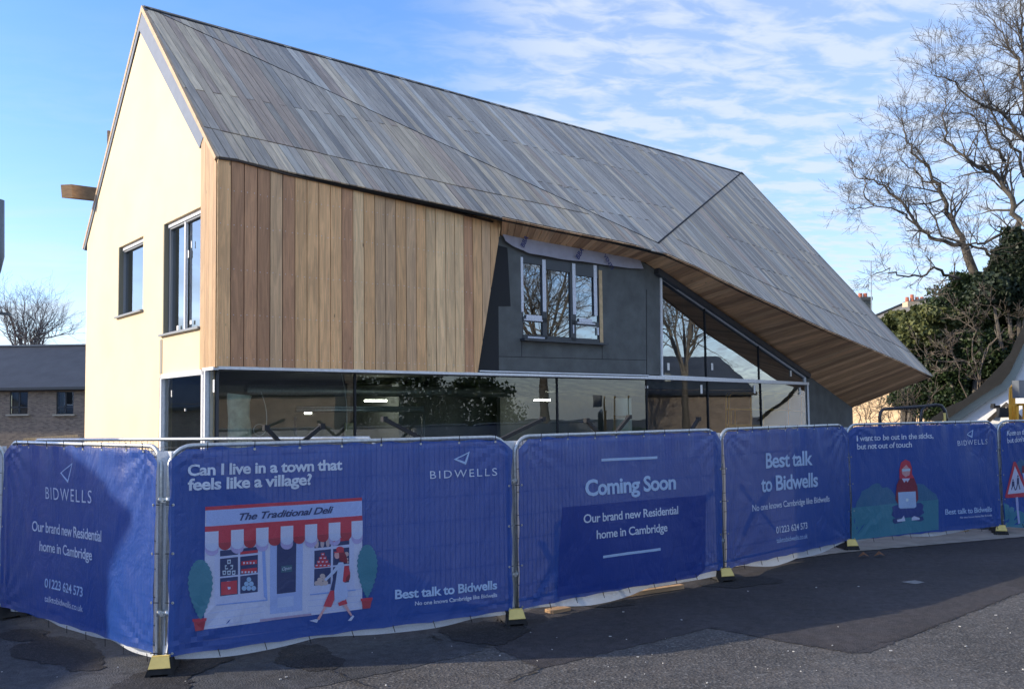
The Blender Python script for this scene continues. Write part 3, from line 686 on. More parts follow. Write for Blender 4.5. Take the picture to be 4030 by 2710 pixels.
# ---- interior (ground floor + upper rooms)
m=MB(); BD=6.2
m.box(K0+a*4.65-nA*(BD/2+.2)+Z*(HEAD+.16),a,nA,Z,4.4,BD/2-.1,.10)
m.box(BP(4.6,HEAD-.14,3.3),b,nB,Z,4.5,3.1,.08)
m.box(K0+a*8.3-nA*(BD/2+.2)+Z*.03,a,nA,Z,8.1,BD/2-.05,.03)
m.build('floor_slab',M_slab,B)
m=MB(); m.box(K0+a*7.3-nA*5.2+Z*1.5,a,nA,Z,7,.05,1.4); m.box(K0+a*5.2-nA*4.2+Z*1.5,a,nA,Z,.05,1.0,1.4); m.box(BP(5,1.5,4.2),b,nB,Z,5,.05,1.4)
m.box(K0+a*7.6-nA*3.4+Z*4.4,a,nA,Z,7.2,.05,1.1); m.build('inner_wall',M_conc,B)
def thing1(mb,name,m_,label,cat,group=None,smooth=False):
    return tag(mb.build(name,m_,None,smooth=smooth),label,cat,group)
# yellow lift cage standing just behind the wing glass
def lw(x,y,d=.7): return onp(Kb-nB*d,nB,2450+x/2.7435,1400+y/2.7435)
lc=root('scissor_lift','yellow guard cage of a lift standing behind the lower wing glass','access platform',lw(1500,900)*[1,1,0]); YL=mat('bright_yellow_paint',(.95,.50,.10),.4)
for pts in ([(1115,1000),(1118,440),(1135,400),(1170,385),(1640,398),(1960,428)],[(1145,1000),(1148,450),(1165,415),(1190,405),(1640,415)],[(1125,575),(1660,580),(1970,600)]):
    k=MB(); k.tube([lw(*p) for p in pts],.024,8); k.build('guard_rail',YL,lc,smooth=True)
for x in (1170,1215,1385,1520,1790,1935):
    k=MB(); k.tube([lw(x,400 if x>1300 else 580),lw(x+3,1000)],.020,8); k.build('upright',YL,lc,smooth=True)
k=MB(); k.prism([lw(1120,735),lw(1700,745),lw(1700,800),lw(1120,790)],nB,.03); k.build('toe_board',YL,lc)
# services hung under the ceiling
for j_,(s0_,s1_x,d_,r_) in enumerate(((1.6,8.6,2.6,.11),(2.0,8.8,3.5,.06))):
    k=MB(); k.tube([APt(s0_,2.72,d_),APt(s1_x,2.72,d_)],r_,10); thing1(k,'pipe' if j_ else 'air_duct',M_galv,['wide galvanised air duct running under the ceiling behind the shopfront glass','thin galvanised pipe running under the ceiling behind the air duct'][j_],'duct' if not j_ else 'pipe',smooth=True)
# columns
c1=onp(K-nA*.75,nA,942,1700); m=MB(); m.tube([(c1[0],c1[1],0.06)]+[(c1[0]+.015*math.sin(i),c1[1],.06+i*.22) for i in range(1,12)]+[(c1[0],c1[1],2.6)],[.17+.012*math.sin(i*1.7) for i in range(13)],14)
thing1(m,'column',mat('wrapped_column',(.78,.80,.68),.9,var=.25,scale=7,bump=.4,bscale=12),'round column wrapped in pale fabric behind the corner glass','column',smooth=True)
c2=onp(K-nA*.8,nA,2449,1600); m=MB(); m.tube([(c2[0],c2[1],.06),(c2[0],c2[1],2.55)],.20,18); 
cl2=root('column','smooth white cardboard-tube column with brown printed bands behind the glass','column',(c2[0],c2[1],0)); m.build('shaft',mat('white_tube',(.82,.84,.78),.7),cl2,smooth=True)
for zc in (2.15,1.75,1.35): 
    k=MB(); k.tube([(c2[0],c2[1],zc-.03),(c2[0],c2[1],zc+.03)],.203,18,False); k.build('printed_band',mat('brown_print',(.16,.11,.05),.8),cl2)
# scaffold tower inside
sc=root('scaffold_tower','aluminium scaffold frame standing indoors behind the large pane','scaffold',K0+a*3-nA*2)
def SP(x,y,d=1.2): return onp(K-nA*d,nA,x,y)
for x in (1161,1667,1618,1645):
    p=SP(x,1700,1.2 if x in(1161,1667) else 1.7); k=MB(); k.tube([(p[0],p[1],.08),(p[0],p[1],2.25 if x in(1161,1667) else 1.9)],.026,8); k.build('pole',M_galv,sc,smooth=True)
for y,r_ in ((1602,.02),(1613,.035)):
    k=MB(); k.tube([SP(1165,y),SP(1665,y)],r_,8); k.build('rail',M_galv,sc,smooth=True)
for (xa,xb,y,lab) in ((1436,1520,1576,'slim white tube light glowing under the ceiling behind the second pane'),(2104,2164,1574,'slim white tube light glowing near the white column'),(1200,1224,1625,'small distant tube light glowing low behind the scaffold')):
    p,q=SP(xa,y,3.4),SP(xb,y,3.4); k=MB(); k.bar(p,q,.045,.035); thing1(k,'tube_light',M_light,lab,'light','ceiling lights indoors')
k=MB(); p=SP(1452,1700,5.0); k.box((p[0],p[1],1.2),a,nA,Z,.62,.02,.9); thing1(k,'board_panel',mat('pale_green_board',(.30,.36,.26),.8),'pale greenish board leaning inside behind the scaffold','panel')
for (x,y0_,y1_,lab) in ((1035,1540,1690,'thin grey cable hanging in a coil behind the corner pane'),(1352,1470,1695,'thin white cable hanging straight down behind the first mullion')):
    P_a=SP(x-8,y0_,1.0); P_b=SP(x+10,y1_,1.0); k=MB(); k.tube([P_a+(P_b-P_a)*t+a*.05*math.sin(t*3) for t in np.linspace(0,1,10)],.006,5)
    if x==1035: k.tube([P_b+a*.10*(math.cos(t)-1)+Z*.09*math.sin(t) for t in np.linspace(0,12.6,30)],.005,5)
    thing1(k,'cable',M_alu,lab,'cable')
# beam behind the left eave, post and small upright
k=MB(); p=atY(378,757,19.2); q=atY(262,752,17.0); dd=(q-p)/np.linalg.norm(q-p); k.bar(p+np.array([.8,.8,0]),q,.22,.25); thing1(k,'timber_beam',M_orange,'thick brown timber beam jutting out past the left roof edge','beam')
k=MB(); k.bar(atY(428,515,19.5),atY(428,620,19.5),.05,.05); thing1(k,'timber_post',M_orange,'small timber upright poking above the left roof edge','post')
k=MB(); k.box(GP(6.62,2.9,.3),lf,gl,Z,.04,.04,2.0-.6); thing1(k,'downpipe',M_flash,'grey vertical downpipe at the left edge of the cream gable','pipe')
# ---------------------------------------------------------------- FENCE
FX=[(-9.4,10.6),(-5.824,10.318),(-3.132,8.025),(-.019,9.713),(2.758,12.002),(5.365,14.468),(8.607,15.943),(11.9,17.15)]
FX=[np.array(p) for p in FX]
names=['plain white-sheeted panel at the far left edge','corner panel carrying the narrow BIDWELLS banner','panel carrying the village deli banner','panel carrying the Coming Soon banner','panel carrying the Best talk to Bidwells banner','panel carrying the banner of the woman with a laptop','far right panel carrying the road-sign banner']
def wr(i,u,v,L):   # banner wrinkle depth
    s=u*L; r=.022*math.sin(2.1*s+i+1.3*v)*math.sin(3.0*v+i*.7)+.006*math.sin(6.3*s+2.2*v+i*2)
    r+=.017*math.exp(-((1-v)*5))*math.sin(s*(9+i%3)+i)+.010*math.exp(-((1-v)*9))*math.sin(s*23+i*2)
    for cu,cv_ in ((0,0),(1,0),(0,1),(1,1)):
        ds=(u-cu)*L; dz=(v-cv_)*1.8; rr=math.hypot(ds,dz); an=math.atan2(dz,ds); r+=.010*math.exp(-rr*2.0)*math.sin(an*18)*min(1,rr*4)
    r+=.006*math.exp(-v*7)*math.sin(s*4+i*2)
    return r
PAN=[]
for i in range(7):
    p,q=FX[i],FX[i+1]; d=(q-p); L=np.linalg.norm(d); d/=L; e=np.array([d[0],d[1],0]); n=np.array([e[1],-e[0],0])
    g0=.045 if i not in(4,) else .03; O=np.array([p[0],p[1],0])+e*g0; LL=L-2*g0
    PAN.append(dict(O=O,e=e,n=n,L=LL,i=i))
    if i==1: lab='galvanised mesh fence '+names[i]
    fr=root('site_fence','galvanised mesh fence '+names[i],'fence panel',O,'temporary mesh fence panels round the site')
    top=2.0; R_=.20; z0=.12; m=MB(); path=[]
    path.append(O+Z*z0); 
    for k in range(7): t=k/6*math.pi/2; path.append(O+e*(R_-R_*math.cos(t))+Z*(top-R_+R_*math.sin(t)))
    for k in range(7): t=k/6*math.pi/2; path.append(O+e*(LL-R_+R_*math.sin(t))+Z*(top-R_+R_*math.cos(t)))
    path.append(O+e*LL+Z*z0); m.tube(path,.021,10); m.tube([O+Z*.24,O+e*LL+Z*.24],.017,8); m.build('frame',M_galv,fr,smooth=True)
    m=MB(); nv=int(LL/.0575)
    for k in range(1,nv):
        x=LL*k/nv; zt=top-(R_-math.sqrt(max(0,R_**2-(R_-min(x,LL-x))**2)) if min(x,LL-x)<R_ else 0); m.bar(O+e*x+Z*.24,O+e*x+Z*zt,.0055,.004,n)
    for k in range(7): zc=.40+k*.25; m.bar(O+Z*zc,O+e*LL+Z*zc,.006,.007)
    m.build('wire_mesh',M_wire,fr,kind='stuff')
    # white sheeting behind mesh
    m=MB(); nu,nz_=64,14; r=random.Random(i+40); ph=[r.uniform(0,6) for _ in range(4)]; gv=[]; U0=-.10 if i not in(0,) else 0; kk=[.62,.55,.5,.66,.45,.6,.5][i]
    sc_=[.02,.05,.05,.05,.06,.045,.04][i]
    for a_ in range(nu+1):
        u=U0/LL+(1-2*U0/LL)*a_/nu
        low=.145-sc_*abs(math.sin((u*LL)*math.pi/(LL*kk)+ph[0]))-.02*math.sin(u*9+ph[1])
        if i in(3,4): low-=.02+.05*math.sin(max(0,min(1,(u-.15)/.8))*math.pi)
        if i==2: low-=.035*math.sin(max(0,min(1,(u-.1)/.9))*math.pi)
        for b_ in range(nz_+1):
            v=b_/nz_; z_=low+(1.955-low)*v; dpt=.035+.012*math.sin(u*11+ph[2]+v*2)+.008*math.sin(u*29+ph[3]); 
            if v<.10: dpt-= (0.10-v)*.11*(1+math.sin(u*13+ph[1]))
            gv.append(O+e*(u*LL)+Z*z_-n*dpt)
    for a_ in range(nu):
        for b_ in range(nz_): c_=a_*(nz_+1)+b_; m.poly([gv[c_],gv[c_+nz_+1],gv[c_+nz_+2],gv[c_+1]])
    o=m.build('white_sheet',M_tarp,None,smooth=True); tag(o,'white plastic sheet tied behind the '+['far left plain panel','narrow corner banner','village deli banner','Coming Soon banner','Best talk to Bidwells banner','laptop woman banner','road-sign banner at the far right'][i],'sheeting','white sheeting behind the fence')
# blocks under the fence
ftl=['black rubber foot with yellow end at the fence corner nearest the camera','black rubber foot with yellow end between the deli and Coming Soon banners','black rubber foot with yellow end below the right edge of the Coming Soon banner','black rubber foot with yellow end left of the laptop woman banner','black rubber foot with yellow end left of the road-sign banner','black rubber foot with yellow end at the far left fence joint']
def foot(P,dr_,lab):
    dr_=np.array([dr_[0],dr_[1],0.]); dr_/=np.linalg.norm(dr_); sd=np.array([-dr_[1],dr_[0],0]); P=np.array([P[0],P[1],0.])
    f=root('ballast_foot',lab,'fence foot',P,'rubber fence feet'); m=MB()
    def sec(x,w0,w1,h0,h1): return [P+dr_*x+sd*w0+Z*h0,P+dr_*x-sd*w0+Z*h0,P+dr_*x-sd*w1+Z*h1*1.15,P+dr_*x+sd*w1+Z*h1*1.15]
    A_=sec(-.52,.11,.085,.03,.08); B_=sec(-.38,.115,.09,.03,.135); C_=sec(.09,.115,.08,.03,.135); D_=sec(.145,.115,.10,.03,.062)
    L=[A_,B_,C_,D_]; 
    for s0_,s1_2 in zip(L,L[1:]):
        for k in range(4): m.poly([s0_[k],s0_[(k+1)%4],s1_2[(k+1)%4],s1_2[k]])
    m.poly(A_); m.poly(D_[::-1])
    for sx in (-.5,-.16,.10):
        for ss in (-.095,.095): m.box(P+dr_*(sx+.0)+sd*ss+Z*.016,dr_,sd,Z,.04,.022,.018)
    m.build('block',M_plastic,f)
    m=MB(); c_=[P+dr_*.10+sd*.072+Z*.170,P+dr_*.10-sd*.072+Z*.170,P+dr_*.150-sd*.092+Z*.082,P+dr_*.150+sd*.092+Z*.082]
    lo=[P+dr_*.045+sd*.076+Z*.17,P+dr_*.045-sd*.076+Z*.17]
    nn=np.cross(c_[1]-c_[0],c_[2]-c_[1]); nn/=np.linalg.norm(nn); nn=nn if nn[2]>0 else -nn
    m.prism([p_+nn*.006 for p_ in c_],nn,.03); m.prism([lo[0]+Z*.004,lo[1]+Z*.004,c_[1]+Z*.008,c_[0]+Z*.008],Z,.02); y_=m.build('yellow_end',M_yellow,f)
    md=y_.modifiers.new('bevel','BEVEL'); md.width=.006; md.segments=2
def nrm(i): return PAN[i]['n']
foot(FX[2],np.array([.22,-1]),ftl[0]); foot(FX[3],np.array([.26,-1.]),ftl[1]); foot(FX[4],np.array([.30,-1]),ftl[2]); foot(FX[5],np.array([.10,-1]),ftl[3]); foot(FX[6],np.array([-.38,-1]),ftl[4]); foot(FX[1],nrm(1)[:2],ftl[5])
cl_=['upper clamp joining the posts at the near fence corner','lower clamp joining the posts at the near fence corner','upper clamp between the deli and Coming Soon panels','lower clamp between the deli and Coming Soon panels','upper clamp between Coming Soon and Best talk panels','lower clamp between Coming Soon and Best talk panels','upper clamp left of the laptop woman panel','lower clamp left of the laptop woman panel','upper clamp left of the road-sign panel','lower clamp left of the road-sign panel']
ci=0
for j in (2,3,4,5,6):
    for zc in (1.52,.52):
        A_=PAN[j-1]; D_=PAN[j]; p=A_['O']+A_['e']*A_['L']; q=D_['O']; m=MB(); ax=(q-p)/np.linalg.norm(q-p); nn=(A_['n']+D_['n']); nn/=np.linalg.norm(nn)
        rt=root('pipe_coupler','galvanised '+cl_[ci],'clamp',(p+q)/2+Z*zc,'steel clamps on the fence posts'); ci+=1
        for c_ in (p,q): k=MB(); k.tube([c_+Z*(zc-.025),c_+Z*(zc+.025)],.029,10); k.build('collar',M_galv,rt,smooth=True)
        k=MB(); k.box((p+q)/2+nn*.02+Z*zc,ax,nn,Z,np.linalg.norm(q-p)/2,.006,.022); k.tube([(p+q)/2+nn*.02+Z*zc,(p+q)/2+nn*.045+Z*zc],.012,6); k.build('bolt_plate',M_galv,rt)
# spare panel standing behind the corner, seen as a rail over the banners
fr=root('site_fence','bare galvanised mesh panel standing behind the near fence corner','fence panel',(-6.2,9.4,0),'temporary mesh fence panels round the site')
m=MB(); pA=atY(110,1731,11.3); pB=atY(1500,1733,9.98); pA[2]=pB[2]=2.0; eA=(pB-pA)/np.linalg.norm(pB-pA); m.tube([pA*[1,1,0]+Z*.1,pA-Z*.15,pA+eA*.15,pB-eA*.15,pB-Z*.15,pB*[1,1,0]+Z*.1],.021,10); m.build('frame',M_galv,fr,smooth=True)
m=MB(); L_=np.linalg.norm(pB-pA)
for k in range(1,60): x=L_*k/60; m.bar(pA*[1,1,0]+eA*x+Z*.24,pA+eA*x,.0035,.0035)
for k in range(7): m.bar(pA*[1,1,0]+Z*(.4+k*.25),pB*[1,1,0]+Z*(.4+k*.25),.004,.004)
m.build('wire_mesh',M_wire,fr,kind='stuff')
# ---- banners
BZ0,BZ1=.150,1.985
def bpt(P,s,z,out=0.):
    L=P['L']; u=s/L; v=(z-BZ0)/(BZ1-BZ0); uu=min(max(u,0),1); vv=min(max(v,0),1)
    return P['O']+P['e']*s+Z*z+P['n']*(.055+wr(P['i'],uu,vv,L)+out)
bl=[None,'narrow blue banner on the left corner panel with BIDWELLS logo and telephone number','wide blue banner with the drawing of a village deli and a walking woman','blue banner reading Coming Soon above a darker navy rectangle','blue banner reading Best talk to Bidwells with telephone number','blue and teal banner with the red-haired woman using a laptop','blue banner cut off at the right edge with a school-crossing triangle']
BAN={}
M_blue=P_(BLUE,.15)
for i in range(1,7):
    P=PAN[i]; L=P['L']; o=root('banner',bl[i],'banner',P['O'],'printed blue banners on the fence'); BAN[i]=o
    nu=max(40,int(L/.05)); nv=40; gv=[]; m=MB(); r=random.Random(i)
    for a_ in range(nu+1):
        u=a_/nu; s=-.012+ (L+.024)*u
        for b_ in range(nv+1):
            v=b_/nv; ed=min(u,1-u)*L
            zt=BZ1-max(0,(.16-ed))*.75+.006*math.sin(s*19)-.010*abs(math.sin(s*math.pi/.42)); zb=BZ0+.012*abs(math.sin(s*math.pi/.5))+(.03*u if i==1 else 0)
            z=zb+(zt-zb)*v; ss=s
            if ed<.05 and v<.97: ss=s+(1 if u<.5 else -1)*(.006+.007*math.sin(v*22+i))*(.05-ed)/.05
            gv.append(bpt(P,ss,z))
    for a_ in range(nu):
        for b_ in range(nv): c_=a_*(nv+1)+b_; m.poly([gv[c_],gv[c_+nv+1],gv[c_+nv+2],gv[c_+1]])
    m.build('cloth',M_blue,o,smooth=True)
    # hems
    for nm,vv,ss in (('hem',(BZ1-.035,BZ1-.025),None),):
        pass
    # cable ties and eyelets
    k=MB(); k2=MB()
    for q_ in range(1,int(L/.42)+1):
        s=q_*.42-.1
        if s>L-.1: break
        k.tube([bpt(P,s,BZ1-.02,.006),bpt(P,s,BZ1+.045,.012)],.004,5); k2.tube([bpt(P,s,BZ1-.03,.001),bpt(P,s,BZ1-.03,.005)],.012,8)
        k.tube([bpt(P,s+.1,BZ0+.02,.006),bpt(P,s+.12,BZ0-.05,.012)],.004,5)
    for zq in (.18,.62,1.05,1.48):
        for s,sg_ in ((.03,-1),(L-.03,1)):
            k.tube([bpt(P,s,zq,.006),P['O']+P['e']*(s+sg_*.06)+Z*zq+P['n']*.03],.004,5); k2.tube([bpt(P,s,zq,.001),bpt(P,s,zq,.005)],.012,8)
    k.build('cable_ties',M_tubeblk,o,kind='stuff'); k2.build('eyelets',M_galv,o,kind='stuff')
def loc(P,x,y): p=onp(P['O']+P['n']*.03,P['n'],x,y); return ((p-P['O'])@P['e'],p[2])
NAME=[0]
def shape(i,pts,col,lv=1,name='print_shape',px=True,perf=.10):
    P=PAN[i]; q=[loc(P,*p) for p in pts] if px else pts
    # subdivide by vertical strips so that it follows the cloth
    m=MB()
    xs=[p[0] for p in q]; ys=[p[1] for p in q]; x=min(xs)
    def hs(x0_,x1_):
        st=clip(clip(q,1,0,-x0_),-1,0,x1_); 
        if area(st)<1e-6: return
        y=min(p[1] for p in st); y1_=max(p[1] for p in st); ny=max(1,int((y1_-y)/.10))
        for b_ in range(ny):
            s2=clip(clip(st,0,1,-(y+(y1_-y)*b_/ny)),0,-1,y+(y1_-y)*(b_+1)/ny)
            if area(s2)>1e-6: m.poly([bpt(P,p[0],p[1],.0022+.0016*lv) for p in s2])
    nx=max(1,int((max(xs)-x)/.10))
    for k in range(nx): hs(x+(max(xs)-x)*k/nx,x+(max(xs)-x)*(k+1)/nx)
    return m.build(name,P_(col,perf),BAN[i],smooth=False)
def ell(cx,cy,rx,ry,n=22,a0=0,a1=6.28319): return [(cx+rx*math.cos(a0+(a1-a0)*k/n),cy+ry*math.sin(a0+(a1-a0)*k/n)) for k in range(n)]
def stroke_old(i,pts,wd,col,lv=2,name='emblem',closed=True,px=True):
    P=PAN[i]; q=[np.array(loc(P,*p)) for p in pts] if px else [np.array(p) for p in pts]; m=MB(); n=len(q)
    c=sum(q)/n
    for k in range(n if closed else n-1):
        A_,B_=q[k],q[(k+1)%n]; d=(B_-A_)/np.linalg.norm(B_-A_); w_=np.array([-d[1],d[0]])*wd/2
        A2_,B2_=A_-d*wd/2,B_+d*wd/2
        ns=6
        for j in range(ns):
            a_=A2_+(B2_-A2_)*j/ns; b_=A2_+(B2_-A2_)*(j+1)/ns
            m.poly([bpt(P,*(x_),.0022+.0016*(lv+2)+.0002*k) for x_ in (a_-w_,b_-w_,b_+w_,a_+w_)])
    return m.build(name,P_(col,.08),BAN[i])
def stroke(i,pts,wd,col,lv=2,name='emblem'):
    P=PAN[i]; q=[np.array(loc(P,*p)) for p in pts]; c=sum(q)/len(q); n=len(q); m=MB(); ns=6
    inn_=[p+(c-p)/np.linalg.norm(c-p)*wd*1.9 for p in q]
    for k in range(n):
        for j in range(ns):
            t0,t1=j/ns,(j+1)/ns; k2=(k+1)%n
            m.poly([bpt(P,*x_,.0085) for x_ in (q[k]+(q[k2]-q[k])*t0,q[k]+(q[k2]-q[k])*t1,inn_[k]+(inn_[k2]-inn_[k])*t1,inn_[k]+(inn_[k2]-inn_[k])*t0)])
    o=m.build(name,P_(col,.08),BAN[i])
    import bmesh
    bm=bmesh.new(); bm.from_mesh(o.data); bmesh.ops.remove_doubles(bm,verts=bm.verts,dist=1e-4); bm.to_mesh(o.data); bm.free(); return o
def textmesh(s,bold=0,space=1,shear=0):
    cu=bpy.data.curves.new('t','FONT'); cu.body=s; cu.size=1; cu.offset=bold; cu.space_character=space; cu.shear=shear; cu.resolution_u=3
    ob=bpy.data.objects.new('t',cu); me=bpy.data.meshes.new_from_object(ob); bpy.data.objects.remove(ob); bpy.data.curves.remove(cu); return me
def tri_split(tris,vs,mx):
    return tris
def text(i,s,pl,pr,ytop,col=LB,bold=.018,space=1,shear=0,lv=4,name='lettering',onfn=None,parent=None,m_=None):
    me=textmesh(s,bold,space,shear); v=np.array([x.co[:] for x in me.vertices]); fs=[tuple(p.vertices) for p in me.polygons]; bpy.data.meshes.remove(me)
    x0,x1=v[:,0].min(),v[:,0].max(); CAP=.72
    if onfn is None:
        P=PAN[i]; A_=np.array(loc(P,*pl)); B_=np.array(loc(P,*pr)); hh=loc(P,pl[0],ytop)[1]-A_[1]
        fn=lambda s_,z_: bpt(P,s_,z_,.0022+.0016*lv); parent=BAN[i]; m_=P_(col,.06)
    else: A_,B_,hh=np.array(pl),np.array(pr),ytop; fn=onfn
    d=B_-A_; mb=MB(); 
    X=(v[:,0]-x0)/(x1-x0); Yv=v[:,1]/CAP*hh
    mb.v=[tuple(fn(A_[0]+d[0]*X[k],A_[1]+d[1]*X[k]+Yv[k])) for k in range(len(v))]; mb.f=fs; mb.uv=[None]*len(fs); mb.mi=[0]*len(fs)
    return mb.build(name,m_,parent)
LW=(.62,.72,.98)
# banner 1
text(1,'BIDWELLS',(187,1960.6),(370,1978.5),1911.5,LW,-.004,1.25)
stroke(1,[(298.6,1819),(250.7,1859),(280.7,1898.7)],.016,LB)
text(1,'Our brand new Residential',(139,2085.6),(414.7,2128.4),2045,LW,.012,.93); text(1,'home in Cambridge',(164,2163.5),(372,2201.8),2124,LW,.012,.93)
text(1,'01223 624 573',(183.7,2307),(333.7,2345.3),2270.7,LB,.014,.95); text(1,'talktobidwells.co.uk',(185,2362.5),(333.7,2404.6),2338,LW,.0,.95)
# banner 2
text(2,'Can I live in a town that',(735.5,1869.7),(1343,1846),1825,LW,.028,.95); text(2,'feels like a village?',(736.8,1927),(1222,1903.5),1881,LW,.028,.95)
text(2,'BIDWELLS',(1690.7,1883),(1948,1869),1851,LW,-.004,1.28); stroke(2,[(1845,1774),(1781.6,1806),(1828,1827)],.018,LB)
text(2,'Best talk to Bidwells',(1549.6,2352.7),(1949.4,2313),2316,LB,.026,.95); text(2,'No one knows Cambridge like Bidwells',(1626,2377),(1951,2343.6),2361,LW,.012,.97)
def z(*p): return [(700+x/2.614,1900+y/2.614) for x,y in p]
shape(2,z((277,262),(1886,165),(1890,1290),(262,1497)),WH,0,'shop_front_print')
shape(2,z((285,278),(1883,178),(1885,330),(287,440)),SKY2,1,'shop_sign_print')
shape(2,z((276,240),(1886,145),(1886,178),(276,278)),REDP,1); shape(2,z((273,443),(1887,330),(1887,383),(273,500)),REDP,2)
text(2,'The Traditional Deli',z((625,378))[0],z((1590,300))[0],z((0,305))[0][1],DKB,.022,.95,.35,4)
# brick courses
for k in range(4):
    y=1250+k*62; 
    if k: shape(2,z((300,y+10+22*k*.3),(880,y-55),(880,y-51),(300,y+14+22*k*.3)),SKY2,1,'brick_line_print'); shape(2,z((1340,y-110),(1880,y-165),(1880,y-161),(1340,y-106)),SKY2,1,'brick_line_print')
shape(2,z((1395,1130),(1890,1080),(1890,1086),(1395,1136)),SKY2,1)
# window surrounds
shape(2,z((372,690),(885,640),(885,1200),(372,1255)),(.50,.58,.92),1); shape(2,z((385,1250),(920,1205),(915,1190),(385,1240)),(.22,.36,.80),2); shape(2,z((860,640),(890,640),(920,1205),(880,1160)),(.24,.38,.82),2)
shape(2,z((1355,590),(1800,545),(1810,1100),(1355,1150)),(.50,.58,.92),1); shape(2,z((1355,1150),(1825,1098),(1822,1085),(1355,1138)),(.22,.36,.80),2)
for (x0_,x1_,yy) in ((427,612,((680,668),(765,760,),(0,0))),): pass
def quad(xa,xb,ya,yb,sl=-.105): return z((xa,ya),(xb,ya+(xb-xa)*sl),(xb,yb+(xb-xa)*sl),(xa,yb))
for xa,xb,ya,yb in ((427,612,690,748),(427,612,772,955),(427,612,972,1155),(635,818,668,730),(635,818,752,935),(635,818,950,1132),(1397,1565,588,665),(1397,1565,690,858),(1397,1565,878,1048),(1587,1753,565,642),(1587,1753,672,840),(1587,1753,858,1030)):
    shape(2,quad(xa,xb,ya,yb),DKB if ya<1100 else DKB,2,'window_print')
for xa,xb,ya,yb in ((437,602,1010,1145),(645,808,800,840),(645,808,880,925),(637,816,700,728),(1590,1750,565,600)): shape(2,quad(xa,xb,ya,yb),REDP,3)
for r_ in range(3):
    for k in range(r_+1): cx=519+(k-r_/2)*48; cy=802+r_*56; shape(2,z((cx-19,cy-20),(cx+19,cy-24),(cx+16,cy+20),(cx-16,cy+24)),(.50,.62,.80),3); shape(2,z(*ell(cx,cy,11,11,10)),DKB,4)
for k in range(4): shape(2,quad(665+k*34,682+k*34,806,826),WH,4)
for k in range(5): shape(2,quad(646+k*34,664+k*34,900,920),WH,4)
for r_ in range(3):
    for k in range(r_+1): cx=725+(k-r_/2)*50; cy=985+r_*45; shape(2,z(*ell(cx,cy,25,25,14)),(.30,.50,.82),3)
for r_ in range(4):
    y_=712+r_*38; hw=18+r_*20; shape(2,quad(1481-hw,1481+hw,y_+hw*.1,y_+34+hw*.1),REDP,3)
    for k in range(r_+1): cx=1481+(k-r_/2)*40; shape(2,quad(cx-10,cx+10,y_+10,y_+22),WH,4)
for cx,cy in ((1481,950),(1455,990),(1425,1025),(1470,1028),(1512,1022),(1505,985)): shape(2,z(*ell(cx,cy,27,24,14)),(.55,.47,.50),3)
for cx,cy,r_ in ((1725,725,24),(1730,775,14),(1735,805,14)): shape(2,z(*ell(cx,cy,r_,r_,12)),(.55,.42,.46),3)
for k in range(3): shape(2,z(*ell(1420+k*56,620-k*5,20,44,14)),(.50,.42,.50),3)
# door
shape(2,z((945,640),(1280,600),(1278,1310),(945,1345)),(.34,.46,.86),1,'door_print'); shape(2,z((1015,600),(1212,580),(1210,1115),(1015,1137)),DKB,2,'door_print'); shape(2,z((1022,1175),(1190,1155),(1190,1260),(1022,1280)),(.42,.54,.92),2)
shape(2,z((840,1395),(1370,1335),(1372,1358),(840,1420)),(.36,.30,.48),2)
shape(2,z((1058,850),(1172,838),(1172,905),(1058,918)),(.05,.14,.22),3); text(2,'Open',z((1068,895))[0],z((1162,880))[0],z((0,862))[0][1],WH,.0,1,.3,6)
# awning
xb_=[273,410,538,670,798,926,1050,1178,1298,1422,1540,1660,1775,1890]
for k in range(13):
    xa,xb=xb_[k],xb_[k+1]; ty=lambda x: 497+(x-273)*(380-497)/(1890-273); by=lambda x: 620+(x-273)*(490-620)/(1890-273)
    shape(2,z((xa,ty(xa)),(xb,ty(xb)),(xb,by(xb)),(xa,by(xa))),WH if k%2==0 else REDP,4,'awning_print'); cx=(xa+xb)/2
    lo=[(cx+(xb-xa)/2*math.cos(t),by(cx)+20+58*math.sin(t)) for t in np.linspace(0,math.pi,12)]
    lo2=[(p_[0],p_[1]+48) for p_ in lo]
    if k%2==0: shape(2,z((xb,by(xb)+20),*lo2[:],(xa,by(xa)+20)),(.40,.38,.72),3,'awning_print')
    shape(2,z((xb,by(xb)),*lo,(xa,by(xa))),(.50,.60,.94) if k%2==0 else (.36,.04,.07),4.6,'awning_print')
# topiaries
for cx,y0_,y1_,hw in ((225,780,1392,125),(1938,628,1175,103)):
    pts=[]; r=random.Random(3)
    for k in range(60):
        t=k/60*6.2832; yy=(1-math.cos(t))/2; w_=hw*math.sin(math.pi*min(1,yy**.75*.97+.03))**.8; j=6*(1 if k%2 else -1); pts.append((cx+(w_+j)*(1 if t<math.pi else -1)*(1 if 0<yy<1 else 0),y0_+(y1_-y0_)*yy))
    shape(2,z(*pts),TEAL,5,'topiary_print')
shape(2,z((143,1388),(288,1375),(283,1405),(146,1418)),REDP,6); shape(2,z((155,1417),(278,1405),(258,1500),(172,1510)),(.40,.05,.08),6)
shape(2,z((1870,1180),(1993,1168),(1990,1196),(1872,1208)),REDP,6); shape(2,z((1880,1207),(1985,1197),(1968,1278),(1893,1285)),(.40,.05,.08),6)
